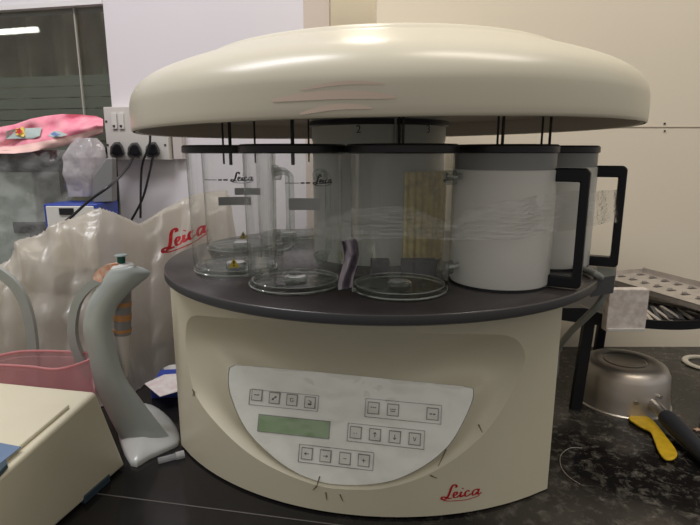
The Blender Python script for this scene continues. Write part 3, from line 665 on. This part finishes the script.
dF = (B0-A0).normalized(); nF = Vector((-dF.y, dF.x, 0)); nF = nF if nF.x > 0 else -nF
f0 = atZ(109, 481, 0); f1 = atZ(83, 504, 0)
bm = BM(); prism(bm, [f0+nF*.004, f1+nF*.004, f1-nF*.03, f0-nF*.03], (0, 0, .014)); obj('foot', bm, M['slatedark'], inst, bevel=.002)
# pink container
tray = thing('pink_container', 'open translucent pink plastic box behind the cream instrument', 'box', (-.56, .93, 0))
zr = .165
rim = [atZ(-30, 372, zr), atZ(22, 352.5, zr), atZ(86, 354, zr), atZ(90, 360, zr), atZ(36, 387, zr), atZ(-20, 400, zr)]
rim = [Vector((p.x, max(p.y, .835+(-.4-p.x)*.19), p.z)) for p in rim]
rim = catmull(rim, 5, True); cen = sum(rim, Vector())/len(rim)
bm = BM(); rings = []
for s, z in ((1.0, zr), (1.04, zr+.001), (1.04, zr-.008), (.985, zr-.009), (.93, .004), (.90, .001)):
    rings.append([bm.verts.new(Vector((cen.x+(p.x-cen.x)*s, cen.y+(p.y-cen.y)*s, z))) for p in rim])
for a, b_ in zip(rings, rings[1:]):
    for k in range(len(a)): bm.faces.new((a[k], a[(k+1) % len(a)], b_[(k+1) % len(a)], b_[k]))
bm.faces.new(rings[-1]); o = obj('box_wall', bm, M['pinkbox'], tray)
bm = BM(); tube(bm, [Vector((cen.x+(p.x-cen.x)*1.02, cen.y+(p.y-cen.y)*1.02, zr+.002)) for p in rim+rim[:1]], .0022, 8, smoothn=0); obj('rim', bm, film('pink_rim', tint=(.7, .4, .42), edge=(.5, .25, .28), gloss=.2, gr=.2, diff=.7, dcol=(.90, .45, .46)), tray)
# curved pipette stand
st = thing('pipette_stand', 'pale grey curved pipette stand with flared foot, left of the processor', 'pipette stand', (-.34, .92, 0))
rowsL = [(266, 132, 137), (269, 112, 146), (274, 106, 150.5), (282, 101, 142), (291, 95, 131), (302, 88.5, 121), (313, 85, 114.5), (330, 83, 112.5), (353, 88, 117), (378, 92.5, 126), (398, 100, 140), (418, 109.5, 155), (443, 123, 174.5)]
PY = [.86, .858, .857, .857, .86, .863, .866, .87, .875, .88, .885, .89, .895]
bm = BM(); nn = len(rowsL)
R_ = catmull([(a, b, c) for a, b, c in rowsL], 4); Yc = catmull([(y, 0, 0) for y in PY], 4)
fr, bk = [], []
for r, y in zip(R_, Yc):
    f_, b2 = [], []
    for k in range(9):
        t = k/8; dY = .012*(1-(2*t-1)**2); f_.append(bm.verts.new(atY(r.y+(r.z-r.y)*t, r.x, y.x-dY))); b2.append(bm.verts.new(atY(r.y+(r.z-r.y)*t, r.x, y.x-dY*.6+.006)))
    fr.append(f_); bk.append(b2)
for i in range(len(fr)-1):
    for k in range(8):
        bm.faces.new((fr[i][k], fr[i][k+1], fr[i+1][k+1], fr[i+1][k])); bm.faces.new((bk[i][k], bk[i+1][k], bk[i+1][k+1], bk[i][k+1]))
    bm.faces.new((fr[i][0], fr[i+1][0], bk[i+1][0], bk[i][0])); bm.faces.new((fr[i][8], bk[i][8], bk[i+1][8], fr[i+1][8]))
for E in ((fr[0], bk[0]), (fr[-1], bk[-1])):
    bm.faces.new(E[0]+E[1][::-1])
obj('arm', bm, M['greyplastic'], st, angle=50)
bm = BM(); fp = [atZ(x, y, 0) for x, y in ((131, 466), (150, 459), (170, 450), (179, 445), (179, 436), (172, 424), (160, 413), (146, 407), (120, 408), (117, 430))]
fp2 = [Vector((p.x, p.y, 0)) for p in catmull(fp, 3, True)]; cf = sum(fp2, Vector())/len(fp2); rings = []
for s, z in ((1, 0), (1, .006), (.97, .010), (.80, .017), (.4, .024), (.1, .026)):
    rings.append([bm.verts.new(cf+(p-cf)*s+Vector((0, 0, z))) for p in fp2])
for a, b_ in zip(rings, rings[1:]):
    for k in range(len(a)): bm.faces.new((a[k], a[(k+1) % len(a)], b_[(k+1) % len(a)], b_[k]))
bm.faces.new(rings[-1]); bm.faces.new(rings[0][::-1]); obj('foot', bm, mat('foot_grey', (.46, .47, .44), .25), st, angle=50)
def strip(pxs, w, Y0, Y1, th, name, m, parent):
    P = catmull([(x, y, 0) for x, y in pxs], 6); bm = BM(); rr = []
    for i, p in enumerate(P):
        t = P[min(i+1, len(P)-1)]-P[max(i-1, 0)]; t.normalize(); nx, ny = -t.y*w/2, t.x*w/2; Y = Y0+(Y1-Y0)*i/(len(P)-1)
        A, B = atY(p.x+nx, p.y+ny, Y), atY(p.x-nx, p.y-ny, Y); rr.append([bm.verts.new(A), bm.verts.new(B), bm.verts.new(B+Vector((0, th, 0))), bm.verts.new(A+Vector((0, th, 0)))])
    for a, b in zip(rr, rr[1:]):
        for k in range(4): bm.faces.new((a[k], a[(k+1) % 4], b[(k+1) % 4], b[k]))
    bm.faces.new(rr[0]); bm.faces.new(rr[-1]); return obj(name, bm, m, parent, angle=50)
strip([(108, 277), (92, 284), (78, 299), (72, 318), (72, 340), (80, 362), (95, 385), (118, 412)], 8, .90, .93, .012, 'rear_arm', M['greyplastic'], st)
# clip, disc and pipette
pip = thing('pipette', 'grey pipette with orange stripes and green push button hanging in the curved stand', 'pipette', (-.39, .885, .2))
def zc(px, py, Y): return atY(px, py, Y)
def cone(bm, pa, ra, pb_, rb, n=20, mi=0): tube(bm, [pa, pb_], lambda t: ra+(rb-ra)*t, n, mi, smoothn=1)
Yp = .885
bm = BM(); cone(bm, zc(121.5, 269, Yp-.01), .0065, zc(121.2, 256.5, Yp-.01), .0065); obj('push_button', bm, M['green'], pip)
bm = BM(); p = zc(121, 256, Yp-.01); lathe(bm, [(0, 0), (.0095, 0), (.0105, .0012), (.0095, .0025), (0, .003)], tuple(p), 24); obj('button_cap', bm, mat('green_grey_cap', (.28, .34, .32), .4), pip)
bm = BM(); p = zc(122, 266, Yp-.006); lathe(bm, [(0, -.006), (.018, -.006), (.021, -.002), (.018, .003), (.010, .006), (0, .006)], tuple(p), 32); obj('collar', bm, M['whiteplastic'], pip)
strip([(97, 281), (100, 274), (108, 269), (118, 268)], 9, Yp-.03, Yp-.02, .008, 'finger_hook', M['peach'], pip)
bm = BM(); pa, pb2, pc_, pd = zc(122, 290, Yp+.008), zc(122.5, 334, Yp+.008), zc(124, 362, Yp+.008), zc(125, 377, Yp+.008)
cone(bm, zc(122, 268, Yp), .013, pa, .0155); cone(bm, pa, .0155, pb2, .0145)
obj('barrel', bm, M['greycyl'], pip)
bm = BM(); cone(bm, pb2, .0143, pc_, .009); cone(bm, pc_, .009, pd, .004); obj('tip_cone', bm, mat('dirty_white', (.50, .46, .42), .5), pip)
bm = BM()
for ya, yb in ((301, 305), (313, 319), (328, 331)):
    a, b_ = pa.lerp(pb2, (ya-290)/44), pa.lerp(pb2, (yb-290)/44); cone(bm, a, .0158, b_, .0157)
obj('orange_band', bm, M['orange'], pip)
# second arch seen at the left edge
o = strip([(-14, 266), (2, 276), (14, 287), (23, 303), (29, 325), (32, 350), (33, 378), (34, 408)], 9, .97, 1.0, .01, 'curved_rod', M['greyplastic'], None)
tag(o, 'pale grey arched bar rising behind the pink box at the left edge', 'bar')
# small clear cap
a, b_ = atZ(158, 461, .006), atZ(184, 454, .006)
vial = thing('clear_vial', 'small clear plastic vial lying beside the foot of the pipette stand', 'vial', (a.x, a.y, 0))
bm = BM(); tube(bm, [a, a.lerp(b_, .7)], .0055, 14, smoothn=1); obj('vial_tube', bm, film('vial_clear', tint=(.7, .7, .72), diff=.3, gloss=.25), vial)
bm = BM(); tube(bm, [a.lerp(b_, .68), b_], .007, 14, smoothn=1); obj('cap', bm, film('cap_clear', tint=(.6, .6, .62), diff=.55, gloss=.25), vial)
# blue packet and papers between stand and processor
bx0 = atZ(165, 399, 0)
bm = BM(); box(bm, (bx0.x+.03, bx0.y+.05, .016), (.13, .09, .032), rz=.1); tag(obj('blue_packet', bm, M['blue'], bevel=.003), 'blue packet on the worktop behind the pipette stand', 'packet')
bm = BM(); prism(bm, [atZ(144.5, 384, .036), atZ(160, 397, .034), atZ(180, 391, .034), atZ(176, 374, .040), atZ(164, 375, .04)], (0, 0, .001)); tag(obj('printed_paper', bm, M['paper'], smooth=False), 'printed white paper slip lying on the blue packet', 'paper')
bm = BM(); prism(bm, [atY(163.5, 368, 1.2), atY(169, 365.5, 1.2), atY(180, 364, 1.2), atY(180, 383, 1.17), atY(168, 384, 1.17)], (0, .002, 0)); tag(obj('white_card', bm, M['whiteplastic'], smooth=False), 'upright white card leaning above the printed slip', 'card')
# machine under a cloudy dust cover
RID = [(-40, 285, 1.02), (0, 263, 1.06), (22, 243, 1.10), (60, 226, 1.14), (84, 217, 1.17), (99, 214, 1.18), (112, 218, 1.20), (136, 229, 1.27), (160, 216, 1.33), (190, 201, 1.39), (222, 192, 1.43)]
RP3 = [atY(x, y-6, Y) for x, y, Y in RID]
def segd(p, a, b):
    ab = (b-a).to_2d(); t = max(0, min(1, (p-a.to_2d()).dot(ab)/ab.length_squared)); q = a.to_2d()+ab*t; return (p-q), a.z+(b.z-a.z)*t
def drape(x, y):
    best = -1; p = Vector((x, y))
    for a, b in zip(RP3, RP3[1:]):
        dv, z = segd(p, a, b)
        dx, dy = dv; k = math.hypot(dx*(2.6 if dx > 0 else 1.2), dy*(1.1 if dy < 0 else 1.6)); k2 = k if k < .05 else .05+(k-.05)*2.4+6*(k-.05)**2
        best = max(best, z-k2*.95+.012*0)
    w = noise.noise(Vector((x*6, y*5, 0)))*.008
    return best+w
x0, x1, y0, y1 = -.98, -.22, .90, 1.60
dcv = thing('dust_cover', 'cloudy plastic dust cover with red script draped over a machine at left rear', 'dust cover', (-.6, 1.2, 0))
bm = BM(); NX, NY = 170, 150; V = {}
for i in range(NX+1):
    for j in range(NY+1):
        x, y = x0+(x1-x0)*i/NX, y0+(y1-y0)*j/NY; yw = WO.y+.0+(WO.x-x)*.2137-.03
        z = drape(x, y); dj = math.hypot(x-CX, y-CY)
        if y > yw: z = min(z, -1)
        if dj < RP+.012: z = -1
        if z > -.04: V[i, j] = bm.verts.new((x, y, max(z, .003)))
for i in range(NX):
    for j in range(NY):
        q = [(i, j), (i+1, j), (i+1, j+1), (i, j+1)]
        if all(k in V for k in q) and any(V[k].co.z > .004 for k in q): bm.faces.new([V[k] for k in q])
for v_ in bm.verts:
    x, y, z = v_.co
    n_1 = abs(noise.noise(Vector((x*6+z*7, z*5-x*4, 2)))); n_2 = abs(noise.noise(Vector((x*15-z*11, z*16+x*5, 6)))); n_3 = abs(noise.noise(Vector((x*30+z*8, z*26+y*20, 9))))
    k_ = max(0, min(1, z/.03)); d_ = Vector((-.25, -.9, .35))*((.16-n_1)*.045+(.16-n_2)*.018)*k_
    v_.co += d_
o = obj('plastic_sheet', bm, M['dustcover'], dcv, angle=180)
def ond(px, py):
    d = ray(px, py); t = .8/d.y
    for k in range(900):
        p = EYE+d*t
        if x0 < p.x < x1 and y0 < p.y < y1 and p.z < drape(p.x, p.y): return p-d.normalized()*.016
        t += .001/d.y
    return EYE+d*(1.35/d.y)
bm = BM(); ca, sa = math.cos(math.radians(28)), math.sin(math.radians(28))
def red(a, b): px, py = 163+a*50-b*8, 254-a*23-b*40; return ond(px, py)
strokes(bm, LEICA, red, k=1.8); obj('logo', bm, M['red'], dcv, smooth=False)['label'] = 'red script print'
mc = thing('covered_machine', 'dark grey machine dimly seen inside the cloudy dust cover', 'laboratory machine', (-.62, 1.2, 0))
bm = BM(); box(bm, (-.70, 1.23, .105), (.30, .14, .21), rz=-.2); obj('machine_body', bm, M['midgrey'], mc, bevel=.02)
bm = BM(); box(bm, (-.70, 1.23, .235), (.20, .09, .05), rz=-.2); obj('machine_head', bm, M['darkgrey'], mc, bevel=.015)
# blue instrument
Yb = 1.33
bi = thing('blue_instrument', 'blue metal box with off-white front panel and small black window, behind the dust cover', 'laboratory machine', (-.71, 1.48, 0))
a, b_, c_ = atY(43, 204, Yb), atY(97, 205, Yb), atY(119, 202, Yb+.03)
Wx = b_.x-a.x
zt2 = atY(70, 204, Yb).z
bm = BM(); prism(bm, [(a.x, Yb, 0), (b_.x, Yb, 0), (atY(118, 202, Yb+.1).x, Yb+.1, 0), (a.x+.01, Yb+.1, 0)], (0, 0, zt2)); obj('case', bm, M['blue'], bi, bevel=.003)
bm = BM(); box(bm, ((a.x+b_.x)/2, Yb-.002, zt2/2+.09), (Wx-.016, .006, zt2-.19)); obj('front_panel', bm, M['whiteplastic'], bi, bevel=.002)
bm = BM(); p = atY(66.5, 211.5, Yb-.006); box(bm, tuple(p), (.036, .004, .017)); obj('display_window', bm, M['black'], bi, bevel=.001)
# grey tapered unit on it
bm = BM(); Yg = 1.36; prism(bm, [atY(93, 203, Yg), atY(113, 202, Yg), atY(112, 158, Yg), atY(106, 158, Yg), atY(93, 176, Yg)], (-.01, .05, 0)); gg = obj('grey_unit', bm, M['midgrey'], bevel=.003)
tag(gg, 'grey slanted unit standing on the blue instrument under the sockets', 'device')
# white funnel bag
bm = BM()
def bagf(u, v):
    th = 2*PI*u; py = 138+58*v; wpx = (10+15*min(1, v*3))*(1-.4*v); cxp = 86-3*v; r = wpx
    c0 = atY(cxp, py, 1.40); rr = r*1.4/530; rr *= 1+.25*noise.noise(Vector((math.cos(th)*2, math.sin(th)*2, v*4))); return c0+Vector((math.cos(th)*rr, math.sin(th)*rr*.6, 0))
grid(bm, bagf, 48, 32); tag(obj('milky_bag', bm, M['bag'], angle=180), 'milky plastic bag hanging down from under the pink cloth', 'bag')
bm = BM(); grid(bm, lambda u, v: atY(78+10*u*(1-v*.7)+2*v, 150+46*v, 1.385+.01*math.sin(u*6)+.0*v), 10, 20); tag(obj('lilac_bag', bm, M['bag']), 'smaller lilac-tinted plastic tip beside the milky bag', 'bag')
# wrapped equipment
we = thing('wrapped_equipment', 'grey-green equipment wrapped in clear plastic at the left edge, under the pink cloth', 'laboratory machine', (-.92, 1.5, 0))
Yw = 1.44; xr = atY(57, 170, Yw).x; zt3 = atY(30, 172, Yw).z; ztt = atY(30, 150, Yw).z
bm = BM(); box(bm, ((xr-.07-1.15)/2, Yw+.07, zt3/2), (xr-.07+1.15, .14, zt3)); obj('cabinet', bm, M['equip'], we, bevel=.006)
bm = BM(); box(bm, ((xr-.03-1.15)/2, Yw+.07, (zt3+ztt)/2), (xr-.03+1.15, .14, ztt-zt3)); obj('dark_top', bm, M['darkgrey'], we, bevel=.006)
bm = BM(); box(bm, ((xr-.95)/2, Yw-.004, .33), (.10, .006, .03)); box(bm, (xr-.08, Yw-.004, .30), (.02, .006, .08)); obj('front_fittings', bm, M['darkgrey'], we)
bm = BM()
def wr_(u, v):
    x = -1.15+(xr+.05+1.15)*u; z = .02+(ztt-.02)*v; n1 = noise.noise(Vector((x*12, z*9, 0)))*.02+noise.noise(Vector((x*30, z*30, 5)))*.008; return Vector((x, Yw-.035+n1, z))
grid(bm, wr_, 70, 60); obj('clear_wrap', bm, M['clearwrap'], we, angle=180)
# pink cloth
prof_t = [(-30, 131, 158), (0, 127, 153.5), (14, 124.5, 153.5), (30, 119, 152), (45, 116, 149), (62, 114, 146), (80, 114.5, 140), (96, 116, 134), (103, 119, 132)]
def pk(u, v):
    x = u*(len(prof_t)-1); i = min(int(x), len(prof_t)-2); f = x-i; a, b = prof_t[i], prof_t[i+1]
    px = a[0]+(b[0]-a[0])*f; t = a[1]+(b[1]-a[1])*f; bt = a[2]+(b[2]-a[2])*f
    vv = v; py = t+(bt-t)*vv; Y = 1.40+.05*(1-vv)**2-.012*math.sin(vv*PI*2+u*5)+.02*noise.noise(Vector((u*7, vv*3, 0)))
    return atY(px, py, Y)
pcl = thing('pink_cloth', 'pink cloth cover with flower patch folded over the wrapped equipment', 'cloth', tuple(pk(.5, 1)))
bm = BM(); V = grid(bm, pk, 60, 20)
for f in bm.faces:
    pass
for i in range(60):
    pass
k = 0
for f in bm.faces:
    j = k % 20; f.material_index = 1 if j > 14 else 0; k += 1
back = [[bm.verts.new(Vector((V[i][0].co.x*1.50/V[i][0].co.y, 1.50, V[i][0].co.z-.006))) for i in range(61)], [bm.verts.new(Vector((V[i][20].co.x*1.50/V[i][20].co.y, 1.50, V[i][20].co.z))) for i in range(61)]]
for i in range(60):
    bm.faces.new((V[i][0], V[i+1][0], back[0][i+1], back[0][i])); bm.faces.new((back[0][i], back[0][i+1], back[1][i+1], back[1][i])); bm.faces.new((V[i][20], back[1][i], back[1][i+1], V[i+1][20]))
obj('cloth', bm, [M['pinkcloth'], M['pinkpale']], pcl, angle=80)
def pkpx(px, py): 
    d = None; best = None
    for a in range(61):
        for b in range(21):
            q = V_[a][b]; rel = q-EYE; f = rel.y*cp-rel.z*sp; X = 350+F*rel.x/f; Yy = 262.5-F*(rel.y*sp+rel.z*cp)/f; e_ = (X-px)**2+(Yy-py)**2
            if best is None or e_ < best: best = e_; d = q.y
    return atY(px, py, d-.004)
V_ = [[Vector(pk(i/60, j/20)) for j in range(21)] for i in range(61)]
def patch(name, pts, m, n=0):
    bm = BM(); bm.faces.new([bm.verts.new(pkpx(x, y)+Vector((0, -.001-n*.011, 0))) for x, y in pts]); return obj(name, bm, m, pcl, smooth=False)
patch('grey_patch', [(7, 131), (18, 128.5), (42, 127.5), (40, 136), (33, 138.5), (6, 139)], M['patch'])
patch('blue_patch', [(48, 136), (53, 131), (60, 131), (68, 135), (56, 138)], M['patch'])
patch('blue_print', [(53, 134), (57, 132), (60, 134), (64, 135), (56, 136)], M['bluep'], 1)
for (cx0, cy0, r, m, n) in ((24, 132, 5.2, M['flowery'], 1), (24, 131.5, 3, M['flowerr'], 2), (24, 131.5, 1, M['flowery'], 3)):
    patch('flower_print', [(cx0+r*(1+.2*math.cos(5*t))*math.cos(t)*1.1, cy0+r*.85*(1+.2*math.cos(5*t))*math.sin(t)) for t in [2*PI*k/20 for k in range(20)]], m, n)
# sockets and plugs
sk = thing('socket_board', 'off-white switched socket board on the lilac wall behind the cover edge', 'electrical socket', tuple(onwall(140, 150)))
def wrect(bm, x0, y0, x1, y1, t0, t1, mi=0):
    a, b = onwall(x0, y0, t1), onwall(x1, y1, t1); ua, ub = wu(a), wu(b); wall_box(min(ua, ub), max(ua, ub), b.z, a.z, t0, t1, bm, mi)
bm = BM(); wrect(bm, 103, 107, 169.5, 160, 0, .035); obj('mount_box', bm, mat('socket_white', (.60, .58, .54), .4), sk, bevel=.002)
bm = BM(); wrect(bm, 170, 107, 183, 159.5, 0, .022); obj('side_box', bm, mat('socket_cream', (.55, .50, .47), .4), sk, bevel=.002)
for x in (110.5, 117.5):
    bm = BM(); wrect(bm, x, 113, x+6.5, 129, .03, .040); s = obj('switch_rocker', bm, M['whiteplastic'], sk, bevel=.001)
    bm = BM(); wrect(bm, x+2, 125, x+4.4, 127, .038, .0415); obj('switch_mark', bm, M['ink'], s, smooth=False)
for x, y in ((106, 121.5), (107.5, 145), (165, 145)):
    bm = BM(); wrect(bm, x-1, y-1, x+1, y+1, .03, .0365); obj('board_screw', bm, M['ink'], sk, smooth=False)
def plug(px, py, label, k):
    t = thing('power_plug', label, 'plug', tuple(onwall(px, py, .04)), 0, 'black plugs in the socket board')
    bm = BM(); sh = [(-7.5, 6), (-7, -2), (-3, -7), (3, -7.5), (6, -3), (8, 5), (4, 8), (-4, 8.5)]
    f = [onwall(px+x, py+y, .037) for x, y in sh]; g = [onwall(px+x*.7, py+y*.7, .062) for x, y in sh]
    a = [bm.verts.new(p) for p in f]; b = [bm.verts.new(p) for p in g]; bm.faces.new(a); bm.faces.new(b[::-1])
    for i in range(8): bm.faces.new((a[i], b[i], b[(i+1) % 8], a[(i+1) % 8]))
    obj('plug_body', bm, M['blacksat'], t, bevel=.003)
    return t
t1 = plug(117, 149, 'black power plug nearest the window, its cord dropping straight', 0)
t2 = plug(134.5, 149.5, 'black power plug in the middle, its cord slanting down left', 1)
t3 = plug(152.5, 149, 'black power plug under the cover edge, with two crossing cords', 2)
def cord(pts, parent, offs=None, r=.0034):
    n = len(pts); bm = BM(); tube(bm, [onwall(x, y, .055+(.02*i/(n-1) if offs is None else offs[i])) for i, (x, y) in enumerate(pts)], r, 8); return obj('cord', bm, M['black'], parent)
cord([(116, 156), (116.5, 170), (118, 190), (118.5, 222)], t1)
cord([(134, 156), (128, 167), (112, 184), (90, 200), (71, 217), (55, 228)], t2, [0, .10, .30, .32, .33, .34])
cord([(153, 156), (149, 175), (142, 200), (128, 226)], t3)
bm = BM(); tube(bm, [onwall(x, y, o_) for x, y, o_ in ((150, 132, .072), (149.5, 145, .075), (143, 162, .07), (141, 180, .06), (140.5, 218, .06))], .0034, 8); tag(obj('hanging_cable', bm, M['black']), 'black cord hanging in front of the plug nearest the cover edge', 'cord')
bm = BM(); wrect(bm, 95, 147.5, 103, 154.5, .0, .05); tag(obj('black_adaptor', bm, M['black'], bevel=.001), 'small black adaptor sticking out left of the socket board', 'adaptor')

# ------------------------------------------------------------------ light
def area(name, loc, rot, sx, sy, pw, col=(1, 1, 1)):
    l = bpy.data.lights.new(name, 'AREA'); l.shape = 'RECTANGLE'; l.size = sx; l.size_y = sy; l.energy = pw; l.color = col
    o = bpy.data.objects.new(name, l); COL.objects.link(o); o.location = loc; o.rotation_euler = [math.radians(a) for a in rot]; return o
area('ceiling_light_left', (-1.0, .55, 2.2), (0, -8, 0), 1.2, .3, 27, (.97, .96, 1))
area('ceiling_light_right', (.9, .5, 2.3), (0, 0, 0), 1.2, .3, 16, (1, .92, .80))
area('recess_fill', (.0, 1.85, 1.9), (0, 0, 0), .5, .2, 6.5, (1, .95, .85))  # added fill with no fixture of its own, brightens the wall strip in the recess
# fluorescent tube, seen mirrored in the window
def mirror(px, py, D):
    p = onwall(px, py, -.02); d = (p-EYE).normalized(); r = d-2*d.dot(WN)*WN; return p+r*D
a, b_ = mirror(-12, 33, 2.6), mirror(38, 29.5, 2.6)
bm = BM(); tube(bm, [a, b_], .018, 10, smoothn=1); lt_ = obj('tube_lamp', bm, M['lamp']); tag(lt_, 'lit white fluorescent tube, seen mirrored in the dark window', 'lamp')
w = bpy.data.worlds.new('world'); S.world = w; w.use_nodes = True
nt = w.node_tree; bg = nt.nodes['Background']; bg.inputs[1].default_value = .70
tc = nt.nodes.new('ShaderNodeTexCoord'); sx = nt.nodes.new('ShaderNodeSeparateXYZ'); rp = nt.nodes.new('ShaderNodeValToRGB'); mr = nt.nodes.new('ShaderNodeMapRange')
mr.inputs['From Min'].default_value = -1; mr.inputs['From Max'].default_value = 1
nt.links.new(tc.outputs['Generated'], sx.inputs[0]); nt.links.new(sx.outputs['Z'], mr.inputs['Value']); nt.links.new(mr.outputs[0], rp.inputs[0]); nt.links.new(rp.outputs[0], bg.inputs[0])
rp.color_ramp.elements[0].position = .38; rp.color_ramp.elements[0].color = (.14, .125, .115, 1)      # dim floor and furniture of the room
rp.color_ramp.elements[1].position = .68; rp.color_ramp.elements[1].color = (.78, .75, .72, 1)      # pale upper walls and ceiling
S.view_settings.view_transform = 'Standard'; S.view_settings.look = 'None'; S.view_settings.gamma = 1; S.view_settings.exposure = 0
S.cycles.max_bounces = 12; S.cycles.transparent_max_bounces = 40; S.cycles.use_denoising = True
